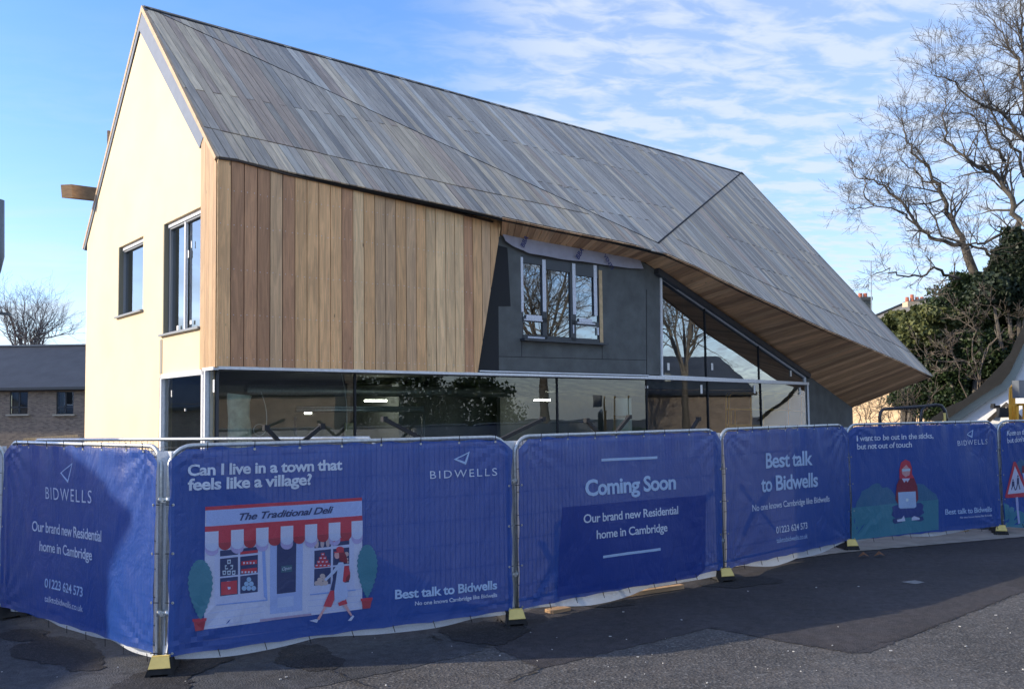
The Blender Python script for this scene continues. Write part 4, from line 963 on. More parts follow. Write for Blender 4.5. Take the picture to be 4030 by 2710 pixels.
# walking woman print
shape(2,z((1560,1100),(1600,1095),(1602,1190),(1570,1270),(1490,1262),(1530,1165)),REDP,6); shape(2,z((1640,1225),(1720,1185),(1735,1235),(1650,1258)),REDP,6)
shape(2,z((1500,1262),(1525,1265),(1450,1400),(1425,1398)),SKIN,6); shape(2,z((1690,1248),(1725,1240),(1785,1350),(1770,1362)),SKIN,6)
shape(2,z((1350,1410),(1415,1392),(1440,1398),(1425,1430)),(.55,.62,.85),7); shape(2,z((1740,1408),(1790,1350),(1806,1362),(1775,1408)),(.55,.62,.85),7)
shape(2,z((1598,930),(1630,820),(1640,930),(1600,1100),(1560,1095)),DKB,6)
shape(2,z((1640,810),(1690,805),(1712,900),(1700,1000),(1735,1080),(1742,1160),(1710,1195),(1610,1218),(1600,1100),(1620,960)),(.42,.54,.90),6.6)
shape(2,z((1640,815),(1665,850),(1600,920),(1515,1000),(1495,985),(1585,890)),(.46,.58,.92),7.4)
shape(2,z((1700,845),(1745,845),(1762,920),(1755,975),(1700,1015),(1685,1000)),REDP,7.4); shape(2,z((1752,925),(1762,940),(1755,985),(1715,1010),(1720,960)),MAR,7.8)
shape(2,z(*ell(1625,735,28,38,16)),SKIN,6.6); shape(2,z((1630,690),(1690,680),(1720,740),(1732,790),(1728,815),(1680,805),(1650,790),(1645,720)),MAR,7.4); shape(2,z(*ell(1655,675,40,32,16)),REDP,8); shape(2,z((1590,700),(1690,690),(1692,705),(1600,712)),REDP,8)
# banner 3
bar=lambda i,p,q,h,col=LB: shape(i,[(p[0],p[1]-h/2),(q[0],q[1]-h/2),(q[0],q[1]+h/2),(p[0],p[1]+h/2)],col,2,'bar_print')
bar(3,(2361,1809),(2584,1799),10); bar(3,(2366,2189),(2589,2157.7),10)
text(3,'Coming Soon',(2293.5,1948.7),(2654,1921.4),1885,LB,.028,.93)
shape(3,[(2205.7,1994),(2769,1946),(2769,2240),(2735,2270),(2190,2347),(2196,2150)],NAVY,1,'navy_rectangle')
text(3,'Our brand new Residential',(2287.5,2056),(2663,2019.5),2021,LW,.014,.93); text(3,'home in Cambridge',(2339,2117.7),(2618.8,2087.4),2083,LW,.014,.93)
# banner 4
text(4,'Best talk',(3010.4,1840.7),(3188.6,1826.8),1780,LB,.020,.93); text(4,'to Bidwells',(2988.6,1934.6),(3209.8,1911.6),1873,LB,.020,.93)
text(4,'No one knows Cambridge like Bidwells',(2951,2010.4),(3252.8,1971),1984,LW,.008,.93); text(4,'01223 624 573',(3049,2097),(3170.4,2077),2070,LW,.010,.95); text(4,'talktobidwells.co.uk',(3049,2134.6),(3170.4,2115),2114,LB,0,.95)
# banner 5
def y5(*p): return [(3230+x/2.851,1650+y/2.851) for x,y in p]
shape(5,y5((370,990),(385,920),(420,870),(445,800),(520,765),(560,730),(610,712),(650,716),(680,765),(740,755),(790,790),(830,850),(850,920),(850,990)),TEAL2,1,'hill_print'); shape(5,y5((1040,900),(1060,715),(1140,725),(1190,770),(1240,810),(1280,835),(1305,895),(1305,960),(1050,960)),TEAL2,1,'hill_print')
shape(5,y5((325,988),(1306,895),(1311,1232),(330,1352)),TEAL,2,'grass_print')
shape(5,y5((880,660),(878,560),(895,480),(940,446),(985,470),(1008,540),(1012,610),(1040,665),(960,680)),REDP,3,'figure_print'); shape(5,y5((900,560),(948,505),(992,560),(985,620),(945,645),(908,610)),SKIN,4,'figure_print')
shape(5,y5((905,555),(990,548),(990,575),(908,582)),(.45,.65,.85),5); shape(5,y5((880,665),(1035,655),(1070,750),(1082,890),(1050,950),(870,955),(835,900),(850,730)),MAR,4.4); shape(5,y5((905,660),(990,657),(965,705),(950,680),(930,708)),WH,5)
shape(5,y5((790,975),(850,955),(1110,930),(1142,960),(1130,1010),(1150,1040),(1090,1090),(830,1105),(780,1070),(800,1020)),(.03,.06,.26),4); shape(5,y5((865,815),(1052,803),(1060,975),(1040,990),(890,997),(868,985)),(.38,.55,.88),5.5,'laptop_print'); shape(5,y5(*ell(962,900,14,18,12)),(.7,.82,1),6.2)
shape(5,y5((795,1115),(835,1105),(905,1105),(905,1150),(820,1168),(798,1150)),(.03,.06,.22),4.8); shape(5,y5((1040,1090),(1130,1082),(1142,1120),(1110,1140),(1040,1130)),(.03,.06,.22),4.8); shape(5,y5((845,1120),(900,1110),(925,1075),(940,1135),(850,1145)),(.55,.62,.9),5.6); shape(5,y5((1010,1100),(1035,1080),(1095,1100),(1095,1120),(1010,1130)),(.55,.62,.9),5.6)
text(5,'I want to be out in the sticks,',(3364.8,1734.7),(3667,1722.6),1712,LW,.014,.93); text(5,'but not out of touch',(3367,1766.8),(3581,1757.7),1744,LW,.014,.93)
text(5,'BIDWELLS',(3759.8,1753),(3878,1745.6),1732,LW,-.006,1.2); stroke(5,[(3826.5,1689.3),(3799,1709.3),(3822,1721.4)],.016,LB)
text(5,'Best talk to Bidwells',(3714.4,2022.5),(3896,2010.4),2001,LB,.012,.93); text(5,'No one knows homes like Bidwells',(3769,2037.6),(3897.4,2028.5),2029.5,LW,.004,.97)
# banner 6
text(6,'Keen on the',(3952.5,1713),(4040,1707),1692,LW,.012,.93); text(6,"but don't",(3955,1742),(4026,1735),1722,LW,.012,.93)
def y6(*p): return y5(*p)
shape(6,y6((2180,500),(2230,440),(2290,470),(2330,560),(2280,620),(2200,590)),TEAL2,1); shape(6,y6((2250,520),(2400,500),(2420,590),(2250,600)),MAR,2); shape(6,y6((2255,600),(2420,590),(2420,760),(2300,770)),(.5,.6,.9),2)
shape(6,y6((2040,930),(2500,1160),(2500,1230),(2060,1200)),TEAL,1)
shape(6,y6((2160,468),(2178,480),(2345,845),(2330,862),(2062,878),(2052,860),(2145,480)),REDP,3,'road_sign_print'); shape(6,y6((2162,520),(2300,815),(2082,835)),WH,4,'road_sign_print')
shape(6,y6((2172,865),(2200,862),(2218,1160),(2192,1165)),(.36,.42,.75),3)
for cx,cy,k_ in ((2143,720,.8),(2200,690,1)):
    shape(6,y6(*ell(cx-2,cy-55*k_,9*k_,14*k_,10)),DKB,5); shape(6,y6((cx-14,cy-38*k_),(cx+12,cy-38*k_),(cx+14,cy+30*k_),(cx-16,cy+30*k_)),DKB,5); shape(6,y6((cx-12,cy+28*k_),(cx,cy+28*k_),(cx-18,cy+95*k_),(cx-30,cy+95*k_)),DKB,5); shape(6,y6((cx+2,cy+28*k_),(cx+12,cy+28*k_),(cx+32,cy+90*k_),(cx+18,cy+92*k_)),DKB,5)
# printed marks on hanging membrane
def memfn(s_,z_): 
    return APt(s_,z_,RC-.115)
mk=mat('navy_print',(.03,.04,.16),.8)
for (x,y,sx,ang_,txt_,h) in ((2062,975,.24,60,'BBA',.10),(2278,1022,.26,55,'BBA',.11),(2375,1006,.36,-50,'VENT3',.09)):
    s_,z_=A2(x,y,RC-.115); ca,sa=math.cos(math.radians(ang_)),math.sin(math.radians(ang_))
    text(0,txt_,(0,0),(sx,0),h,onfn=lambda u,v,s_=s_,z_=z_,ca=ca,sa=sa: memfn(s_+u*ca-v*sa,z_+u*sa+v*ca),parent=memb,m_=mk,bold=.02)
# ---------------------------------------------------------------- struts behind the fence
st=[((1047,1682),(1090,1728),'black strut leaning right, left one of the pair behind the deli banner'),((1266,1676),(1208,1724),'black strut leaning left, right one of the pair behind the deli banner'),((1512,1648),(1645,1718),'long black strut leaning right before the second pane'),((2136,1648),(2000,1714),'long black strut leaning left above the joint of deli and Coming Soon banners'),((2308,1653),(2354,1702),'black strut leaning right, left one of the pair behind the Coming Soon banner'),((2476,1640),(2426,1700),'black strut leaning left, right one of the pair by the white column'),((2749,1648),(2722,1690),'short black strut leaning left near the right end of the Coming Soon banner')]
for p,q,lab in st:
    Y_=atY(p[0],p[1],1)[0]; i_=2 if p[0]<2000 else 3
    P=PAN[i_]; n0=P['O']-P['n']*1.3; A_=onp(n0,P['n'],*p); B_=onp(n0,P['n'],*q); dd=B_-A_; B3=A_+dd*((A_[2]-.0)/(A_[2]-B_[2])) if abs(A_[2]-B_[2])>.02 else B_
    L_=np.linalg.norm(B3-A_); 
    if L_>1.1: B3=A_+(B3-A_)*1.1/L_
    k=MB(); k.bar(A_,B3,.045,.045); k.box(A_,a,nA,Z,.03,.03,.03); thing1(k,'brace_strut',M_black,lab,'strut','black struts behind the fence')
# ---------------------------------------------------------------- LEFT BACKGROUND
Hh=root('brick_house','low buff brick house with long dark roof at the far left','house',atY(150,1700,56)*[1,1,0])
def HP(x,y,Y=56): return atY(x,y,Y)
def hrect(x0_,y0_,x1_,y1_): p=HP(x0_,y1_); q=HP(x1_,y0_); return (p[0],q[0],p[2],q[2])
hw1=hrect(38,1540,110,1629); hw2=hrect(221,1540,290,1629)
hl,hr=-46.,-22.; hz=HP(150,1528)[2]
m=MB(); O_=np.array([0,56.,0]); wall(m,O_,np.array([1.,0,0]),Z,[(hl,0),(hr,0),(hr,hz),(hl,hz)],[hw1,hw2],n=np.array([0,-1.,0]),depth=.15,uv=True)
m.poly([(hr,56,0),(hr,66,0),(hr,66,hz),(hr,56,hz)],[(0,0),(10,0),(10,hz),(0,hz)]); m.build('wall',M_brickL,Hh)
rz=HP(150,1362,61)[2]; m=MB(); m.prism([np.array(p) for p in ((hl,55.6,hz-.05),(hr+.3,55.6,hz-.05),(hr+.3,61,rz),(hl,61,rz))],np.array([0,-.6,.8]),.15); m.prism([np.array(p) for p in ((hl,66.4,hz),(hl,61,rz),(hr+.3,61,rz),(hr+.3,66.4,hz))],np.array([0,.6,.8]),.15); m.build('roof',M_slate,Hh)
m=MB(); m.bar((hl,55.5,hz-.02),(hr+.3,55.5,hz-.02),.14,.16); m.build('gutter',M_dkframe,Hh); m=MB(); m.bar((hl,61,rz+.05),(hr+.3,61,rz+.05),.2,.1); m.build('ridge_tiles',M_flash,Hh)
for x0_,x1_,z0_,z1_ in (hw1,hw2):
    f=MB(); y_=56.08
    for p,q in (((x0_,z0_),(x1_,z0_)),((x1_,z0_),(x1_,z1_)),((x1_,z1_),(x0_,z1_)),((x0_,z1_),(x0_,z0_)),(((x0_+x1_)/2,z0_),((x0_+x1_)/2,z1_)),((x0_,z0_+.42),(x1_,z0_+.42))): f.bar((p[0],y_,p[1]),(q[0],y_,q[1]),.07,.07,np.array([0,1.,0]))
    wn=f.build('window',M_dkframe,Hh); k=MB(); k.poly([(x0_,56.1,z0_),(x1_,56.1,z0_),(x1_,56.1,z1_),(x0_,56.1,z1_)]); k.build('pane',M_glass,wn)
    k=MB(); k.box(((x0_+x1_)/2,55.95,z0_-.06),(1,0,0),(0,1,0),Z,(x1_-x0_)/2+.15,.14,.05); k.build('window_sill',mat('stone_sill',(.4,.37,.3),.9),wn)
    k=MB(); 
    for i in range(5): k.box((x0_+.12+i*.05,56.3,(z0_+z1_)/2),(1,0,0),(0,1,0),Z,.03,.01,(z1_-z0_)/2)
    k.build('curtain',mat('white_curtain',(.7,.7,.7),.9),wn)
    k=MB(); k.poly([(x0_-1,58,z0_-1),(x1_+1,58,z0_-1),(x1_+1,58,z1_+1),(x0_-1,58,z1_+1)]); k.build('dark_room',M_black,wn)
# slatted timber fence
fr=root('slat_fence','low pale timber slat fence below the brick house','fence',atY(200,1740,30)*[1,1,0])
for i in range(34):
    x=95+i*6.3; p=atY(x,1723-(i)*.42,30); k=MB(); k.box((p[0],30,p[2]/2),(1,0,0),(0,1,0),Z,.018,.01,p[2]/2); k.build('slat',M_softw,fr)
k=MB(); k.bar(atY(90,1735,30.05),atY(312,1722,30.05),.03,.06); k.build('rail',M_softw,fr)
# street lamp
lp=root('street_lamp','dark street lamp head just inside the left edge','street lamp',atY(-60,1700,34)*[1,1,0])
p=atY(-60,1225,34); k=MB(); k.tube([(p[0],34,0),(p[0],34,p[2])],[.09,.05],8); k.build('pole',M_dkframe,lp); h=atY(38,1229,34); k=MB(); k.prism([np.array(v_) for v_ in ((p[0],33.85,p[2]+.02),(h[0],33.9,h[2]-.02),(h[0],34.1,h[2]-.02),(p[0],34.15,p[2]+.02))],Z,.10); k.build('lamp_head',M_dkframe,lp)
# grey duct at the edge
k=MB(); k.tube([atY(-14,788,34),atY(-14,1010,34),atY(-26,1062,34),atY(-60,1110,34)],[.28,.28,.27,.24],14); thing1(k,'duct',M_flash,'smooth grey duct cut by the left edge of the picture','duct',smooth=True)
# ---------------------------------------------------------------- TREES
def grow(mb,p,d,L,r,depth,rd,up_=.15,spread=.6,seg=4,minr=.0055):
    pts=[p]; rr=[r]; q=np.array(p,float); dd=np.array(d,float)
    for k in range(seg):
        dd=dd+np.array([rd.gauss(0,.16),rd.gauss(0,.16),rd.gauss(0,.12)+up_*.25]); dd/=np.linalg.norm(dd); q=q+dd*L/seg; pts.append(q.copy()); rr.append(max(minr,r*(1-.62*(k+1)/seg)))
    mb.tube(pts,rr,5 if r>.03 else 3,False)
    if depth>0:
        n=rd.randint(3,5)+(1 if depth==1 else 0)
        for k in range(n):
            t=rd.uniform(.22,1.0) if k else 1.0; u=t*seg; j=min(int(u),seg-1); P=pts[j]+(pts[j+1]-pts[j])*(u-j); base=(pts[j+1]-pts[j]); base/=np.linalg.norm(base)
            nd=base+np.array([rd.gauss(0,spread),rd.gauss(0,spread),rd.gauss(0,spread)*.8+up_]); nd/=np.linalg.norm(nd)
            grow(mb,P,nd,L*rd.uniform(.45,.72),max(minr,rr[j]*.62),depth-1,rd,up_,spread,seg,minr)
def limb(mb,pts,r0,r1,rd,kids,kl,depth,sp=.7,up_=.25):
    n=len(pts); L=[]
    for k in range(n-1):
        for j in range(3): L.append(pts[k]+(pts[k+1]-pts[k])*(j/3)+np.array([rd.gauss(0,.04),rd.gauss(0,.1),rd.gauss(0,.04)]))
    L.append(pts[-1]); m_=len(L); rr=[r0+(r1-r0)*(k/(m_-1))**.8 for k in range(m_)]; mb.tube(L,rr,7,False)
    for k in range(kids):
        t=rd.uniform(.12,1) if k>2 else 1.0; u=t*(m_-1); j=min(int(u),m_-2); P=L[j]+(L[j+1]-L[j])*(u-j); base=L[j+1]-L[j]; base/=np.linalg.norm(base)
        nd=base*.6+np.array([rd.gauss(0,sp),rd.gauss(0,sp),rd.gauss(0,sp)+up_]); nd/=np.linalg.norm(nd); grow(mb,P,nd,kl*rd.uniform(.6,1.15),max(.006,rr[j]*.5),depth,rd,.12,.6)
def q3(*p,Y=38,s=1.425,ox=3030,oy=0,dy=None):
    return [atY(ox+x/s,oy+y/s,Y+(0 if dy is None else dy*k)) for k,(x,y) in enumerate(p)]
rd=random.Random(11)
def bare_tree(label,base,limbs,trunkpts,r0,m_,minr,group='bare winter trees'):
    t=root('bare_tree',label,'tree',base,group); mb=MB(); mb.tube(trunkpts,[r0*(1-.3*k/(len(trunkpts)-1)) for k in range(len(trunkpts))],10,False); mb.build('trunk',m_,t,smooth=True)
    mb=MB()
    for L in limbs: limb(mb,*L)
    mb.build('crown',m_,t,smooth=True); return t
b1=atY(3885,1300,38)*[1,1,0]
tr1=[b1,atY(3885,1300,38)]+q3((1160,1568),(1110,1440),(1090,1370))
L1=[(q3((1090,1370),(1040,1250),(990,1150),(940,1040),(870,930),(800,850),(755,760),(745,690),dy=-.1),.13,.02,rd,36,1.4,2),
    (q3((1090,1370),(1000,1370),(900,1330),(830,1260),(740,1130),(660,1060),(580,1010),(500,1000),(445,935),dy=.12),.11,.015,rd,36,1.05,2),
    (q3((830,1260),(760,1200),(620,1155),(500,1165),(425,1170)),.05,.012,rd,18,1.0,2),
    (q3((940,1040),(870,1010),(820,960),(760,930),(730,880),(780,790)),.05,.012,rd,14,1.1,2),
    ([atY(3845,1120,38),atY(3790,1100,37.7),atY(3730,1075,37.5),atY(3669,1057,37.3),atY(3633,1088,37.2),atY(3536,1083,37),atY(3495,1062,37),atY(3434,1083,37)],.09,.015,rd,22,.9,2),
    (q3((1090,1370),(960,1310),(900,1200),(850,1120),(700,1130)),.06,.012,rd,16,1.1,2),
    (q3((580,1150),(520,1080),(540,1000),(560,940),(620,860)),.035,.01,rd,12,.9,2)]
bare_tree('tall bare tree rising behind the evergreens with long arching limbs',b1,L1,tr1,.24,M_bark,.0055)
b2=atY(4100,1300,36)*[1,1,0]
tr2=[b2,atY(4085,1150,36),atY(4040,900,36)]
L2=[(q3((1425,1320),(1400,1270),(1370,1150),(1320,1060),(1270,970),(1150,930),(1080,880),(1000,780),(975,680),(985,560),Y=36),.15,.02,rd,44,1.4,2),
    (q3((1440,900),(1425,800),(1340,660),(1290,620),(1150,560),(1060,480),(990,450),(930,410),Y=36,dy=-.1),.10,.014,rd,40,1.3,2),
    (q3((1470,800),(1425,560),(1380,330),(1330,230),(1260,120),Y=36,dy=.1),.10,.014,rd,38,1.4,2),
    (q3((1480,700),(1440,420),(1410,200),(1420,60),(1400,-60),Y=36,dy=.2),.10,.014,rd,36,1.4,2),
    (q3((1425,1290),(1330,1300),(1200,1370),(1110,1370),(1000,1340),Y=36),.09,.02,rd,16,1.2,2),
    (q3((1330,900),(1240,840),(1200,700),(1120,640),(1000,620),Y=36,dy=-.2),.07,.012,rd,26,1.4,2),
    ([atY(4060,1180,36),atY(3944,1030,36),atY(3868,980,36),atY(3817,965,36)],.10,.04,rd,14,1.2,2),
    (q3((1425,1000),(1390,860),(1300,760),(1230,620),(1190,480),(1150,350),Y=36,dy=.2),.08,.012,rd,30,1.5,2)]
bare_tree('very tall bare tree cut off by the right edge',b2,L2,tr2,.35,M_bark,.0055)
# far left tree: many thin upright limbs
b3=atY(90,1400,78)*[1,1,0]; LL3=[]
for (x0_,x1_,yt) in ((40,0,1180),(60,20,1165),(80,60,1170),(100,95,1160),(120,150,1165),(140,190,1175),(150,215,1215),(160,250,1240),(175,285,1290),(100,130,1200),(70,40,1220),(130,175,1250)):
    LL3.append(([atY(110+(x0_-110)*.5,1420,78),atY(x0_,1330,78),atY((x0_+x1_)/2,(1330+yt)/2+8,78),atY(x1_,yt+25,78)],.10,.02,rd,24,1.9,1,.5,.5))
bare_tree('bare twiggy tree above the dark roof of the brick house',b3,LL3,[b3,atY(110,1420,78)],.35,M_farbark,.012)
def leaves(mb,c,r,n,size,rd,droop=.3,shell=.55):
    C_=np.array(c); 
    for _ in range(n):
        u=rng.normal(size=3); u/=np.linalg.norm(u); k=rng.uniform(shell,1.0)*(1+.16*math.sin(5*u[0]+3*u[2]+r[0])+.10*math.sin(11*u[2]-7*u[1])); p=C_+u*np.array(r)*k
        if p[2]<.1: continue
        t=rng.normal(size=3); t[2]-=droop; t/=np.linalg.norm(t); s_=np.cross(t,rng.normal(size=3)); s_/=np.linalg.norm(s_); l=size*rng.uniform(.6,1.4); w_=l*.35
        i=len(mb.v); mb.v+= [tuple(p-t*l*.5),tuple(p+s_*w_),tuple(p+t*l*.5),tuple(p-s_*w_)]; mb.f.append((i,i+1,i+2,i+3)); mb.uv.append(None); mb.mi.append(0)
def sx(x,y,Y): return atY(x,y,Y)
def evergreen(label,base,blobs,m_,size,trunk=True,cat='tree',name='evergreen_tree'):
    t=root(name,label,cat,base); mb=MB()
    for (x,y,Y,rx,rz,n) in blobs: leaves(mb,sx(x,y,Y),(rx,rx*.8,rz),int(n*1.6),size*(1.15 if size>.14 else 1),rd)
    mb.build('crown',m_,t); mb=MB(); 
    for k in range(4): 
        x,y,Y,rx,rz,n=blobs[k%len(blobs)]; e_=sx(x,y,Y); mb.tube([np.array(base)*[1,1,0]+np.array([rd.uniform(-.3,.3),0,0]),(np.array(base)*[1,1,0]+e_)/2+Z*.5,e_],[.16,.10,.04],6,False)
    mb.build('trunk',M_bark,t); return t
evergreen('dark dense evergreen tree with a big rounded crown behind the roof tip',sx(3800,1600,33)*[1,1,0],
  [(3790,1260,38,1.9,1.5,9000),(3700,1350,37,1.6,1.4,7500),(3880,1200,38,1.7,1.3,7500),(3970,1280,38,1.8,1.8,8000),(3850,1420,36,1.9,1.5,9000),(3720,1500,36,1.4,1.1,6500),(3960,1450,38,1.8,1.4,7000),(3800,1140,38,.9,.8,2600),(3640,1440,36,.9,1.0,4500),(3600,1560,36,1.0,.5,3200),(3760,1590,35.5,1.5,.8,6000)],M_leaf1,.135)
evergreen('olive-green laurel shrub right beside the roof edge, left of the dark evergreen',sx(3570,1600,36)*[1,1,0],
  [(3560,1270,37,1.1,.5,2600),(3620,1330,36,1.2,.8,3600),(3540,1340,37,.8,.5,1800),(3650,1250,36,.9,.5,2200),(3700,1260,36,.8,.5,2000)],M_leaf2,.17,cat='shrub',name='laurel_shrub')
evergreen('dark ivy mass climbing the bare tree at the right edge',sx(3990,1300,35)*[1,1,0],
  [(3960,1080,35.5,.8,1.1,3000),(4010,1010,35.5,.9,1.2,3400),(3900,1140,35,.9,.7,2600),(4040,1100,35,.9,1.5,2600)],M_leaf3,.15,cat='ivy',name='ivy')
sb=root('bare_shrub','tangled bare shrub with pale twisted branches before the dark evergreen','shrub',sx(3850,1640,30)*[1,1,0],None); mb=MB()
for L_ in ([(3850,1640),(3840,1500),(3800,1420),(3720,1380),(3640,1390)],[(3850,1640),(3860,1450),(3900,1360),(3950,1290),(4005,1275)],[(3850,1500),(3830,1400),(3840,1300),(3800,1230),(3760,1215)],[(3860,1450),(3910,1330),(3930,1230),(3900,1200)],[(3800,1420),(3690,1420),(3700,1470),(3710,1455)],[(3850,1640),(3780,1500),(3740,1340),(3770,1300)]):
    limb(mb,[atY(x,y,33.2) for x,y in L_],.032,.010,rd,7,.8,2,.8,.0)
mb.build('branches',M_twig,sb)
# saplings in front of the stock brick wall
sb=root('bare_shrub','thin bare saplings in front of the sunlit brick wall','shrub',sx(3450,1640,33)*[1,1,0],None); mb=MB()
for x in (3385,3400,3430,3470,3500,3540,3580,3610,3640): limb(mb,[atY(x+rd.uniform(-8,8),1700,33),atY(x,1640,33),atY(x+rd.uniform(-20,20),1580,33)],.025,.008,rd,10,.8,1,.6,.3)
mb.build('branches',M_twig,sb)
# houses behind right
Hr=root('stock_brick_house','sunlit yellow brick house with grey hipped roof behind the shrubs','house',sx(3500,1650,46)*[1,1,0])
p0=atY(3300,1640,52); p1=atY(3720,1640,44); e_=(p1-p0)*[1,1,0]; Lh=np.linalg.norm(e_); e_/=Lh; n_h=np.array([e_[1],-e_[0],0]); n_h=n_h if n_h[1]<0 else -n_h; ze=atY(3530,1300,48)[2]
O_=p0*[1,1,0]; m=MB(); wall(m,O_,e_,Z,[(0,0),(Lh,0),(Lh,ze),(0,ze)],[(Lh*.42,Lh*.55,ze-1.5,ze-.35)],n=n_h,depth=.12,uv=True); m.build('wall',M_brickR,Hr)
k=MB(); k.poly([O_+e_*Lh*.42-n_h*.1+Z*(ze-1.5),O_+e_*Lh*.55-n_h*.1+Z*(ze-1.5),O_+e_*Lh*.55-n_h*.1+Z*(ze-.35),O_+e_*Lh*.42-n_h*.1+Z*(ze-.35)]); k.build('window',M_glass,Hr)
rg0=atY(3560,1197,51); rg1=atY(3650,1197,49); rg1[2]=rg0[2]; m=MB(); A_=O_+Z*ze+n_h*.4-e_*.4; B_=O_+e_*(Lh+.4)+Z*ze+n_h*.4; 
m.poly([A_,B_,rg1,rg0]); C_=A_-n_h*7; D_=B_-n_h*7; m.poly([B_,D_,rg1]); m.poly([A_,rg0,C_]); m.poly([C_,rg0,rg1,D_]); m.build('roof',mat('grey_tile',(.17,.16,.14),.8,var=.3,scale=3,bump=.3,bscale=8),Hr)
m=MB(); m.bar(A_,B_,.15,.15); m.build('gutter',M_dkframe,Hr)
m=MB(); 
for p,q in ((A_,rg0),(rg0,rg1),(rg1,B_)): m.bar(p+Z*.06,q+Z*.06,.22,.12)
m.build('ridge_tiles',M_slate,Hr)
c_=atY(3600,1195,50); m=MB(); m.box(c_-Z*.3,(1,0,0),(0,1,0),Z,.55,.35,.4); ch=m.build('chimney',M_brickR,Hr)
for k_ in range(4): m=MB(); q=c_+np.array([-.42+k_*.28,0,.1]); m.tube([q,q+Z*(.28 if k_!=1 else .42)],[.12,.09],8); m.build('chimney_pot',M_terra,ch)
Hc=root('terraced_house','dark brick chimney stack of a house mostly hidden behind the timber roof','house',atY(3395,1600,55)*[1,1,0])
c_=atY(3404,1240,55); m=MB(); m.box(c_,(1,0,0),(0,1,0),Z,.33,.3,1.05); m.box(c_+Z*1.0,(1,0,0),(0,1,0),Z,.38,.36,.10); m.box(c_*[1,1,0]+Z*3,(1,0,0),(0,1,0),Z,3.0,3.0,3.2); ch=m.build('chimney',mat('sooty_brick',(.10,.11,.10),.9,var=.3,scale=6),Hc)
for k_ in range(2): m=MB(); q=c_+np.array([-.24+k_*.3,0,1.08]); m.tube([q,q+Z*.28],[.13,.12],10); m.build('chimney_pot',M_terra,ch)
an=root('tv_antenna','slim pole with a television aerial beside the chimney','antenna',atY(3429,1215,54)); m=MB(); m.tube([atY(3430,1225,54),atY(3428,1030,54)],.035,6); m.build('pole',M_galv,an)
m=MB(); p,q=atY(3384,1027,54),atY(3442,1029,54); m.tube([p,q],.02,5)
for k_ in range(8): c_=p+(q-p)*k_/7; m.bar(c_-Z*.12-np.array([0,.2,0]),c_+Z*.12+np.array([0,.2,0]),.015,.015)
m.build('aerial',M_galv,an)
# white cottage on the right
nC=np.array([-.5,-.866,0]); PC=atY(3350+1290/3.43,1350+1030/3.43,32)
def w_(x,y,Y=32.): return atY(3350+x/3.43,1350+y/3.43,Y) if Y<20 else onp(PC+nC*(32-Y),nC,3350+x/3.43,1350+y/3.43)
Wc=root('white_cottage','white rendered cottage gable with sweeping dark slate roof at the right edge','house',w_(2000,1100)*[1,1,0])
inn=[(1290,1030),(1500,885),(1750,715),(2030,540),(2140,400),(2230,215),(2332,0),(2560,-420)]; outr=[(1040,1045),(1290,862),(1500,772),(1680,642),(1850,470),(2020,290),(2150,130),(2200,0),(2420,-420)]
gp=[w_(*p) for p in inn]; m=MB(); fl=[p for p in gp]; base_l=gp[0]*[1,1,0]; 

mir=[2*(fl[-1]*[1,1,0])-q_*[1,1,0]+Z*q_[2] for q_ in fl[:-1]][::-1]
m.poly([base_l]+fl+mir+[mir[-1]*[1,1,0]]); m.build('gable_wall',M_white,Wc)
m=MB()
for i in range(len(inn)-1):
    p,q=w_(*inn[i],31.7),w_(*inn[i+1],31.7); off_=np.array([.17,0,-.20]); m.prism([p,q,q+off_*1.1,p+off_],nC,.12)
m.build('bargeboard',M_barge,Wc)
m=MB(); oo=[w_(*p,31.65) for p in outr]; ii=[w_(*p,31.6) for p in ([(1150,1045)]+inn)]
for i in range(len(ii)-1): m.poly([oo[i],oo[i+1],ii[i+1],ii[i]])
for i in range(len(oo)-1):
    m.poly([oo[i],oo[i+1],oo[i+1]-nC*9,oo[i]-nC*9])
om=[2*(oo[-1]*[1,1,0])-q_*[1,1,0]+Z*q_[2] for q_ in oo]
for i in range(len(om)-1): m.poly([om[i],om[i+1],om[i+1]-nC*9,om[i]-nC*9])
m.poly([oo[-1],om[-1]+nC*.0+Z*.01,(oo[-1]+om[-1])/2-nC*9])
m.build('roof',mat('dark_thatch',(.010,.011,.012),.95,var=.3,scale=6),Wc)
# porch
pr_=root('porch','small tiled porch gable against the white cottage wall','porch',w_(2200,1000,31)*[1,1,0]); m=MB(); ap=w_(2090,795,30.3); l_=w_(1830,1030,30.3); r_=w_(2420,1100,30.3)
bk=-nC*1.4
m.prism([ap,l_,l_+bk,ap+bk],np.array([-.6,0,.8]),.12); m.prism([ap,ap+bk,r_+bk,r_],np.array([.6,0,.8]),.12); m.build('roof',mat('brown_tile',(.09,.075,.06),.9,var=.3,scale=10,bump=.4,bscale=20),pr_)
m=MB(); m.poly([ap-Z*.15,l_+np.array([.25,.1,-.02]),r_+np.array([-.2,.1,-.02])]); m.build('gable',M_white,pr_)
m=MB(); m.box(w_(2065,935,30.1),(1,0,0),(0,1,0),Z,.2,.1,.16); thing1(m,'wall_lantern',M_black,'black box lantern hanging under the porch gable','lantern')
cm=MB(); cm.box(w_(1945,860,31.4),(1,0,0),(0,1,0),Z,.11,.12,.055); cm.box(w_(1915,835,31.5),(1,0,0),(0,1,0),Z,.03,.1,.05); thing1(cm,'security_camera',M_black,'small black security camera on the white cottage wall','camera')
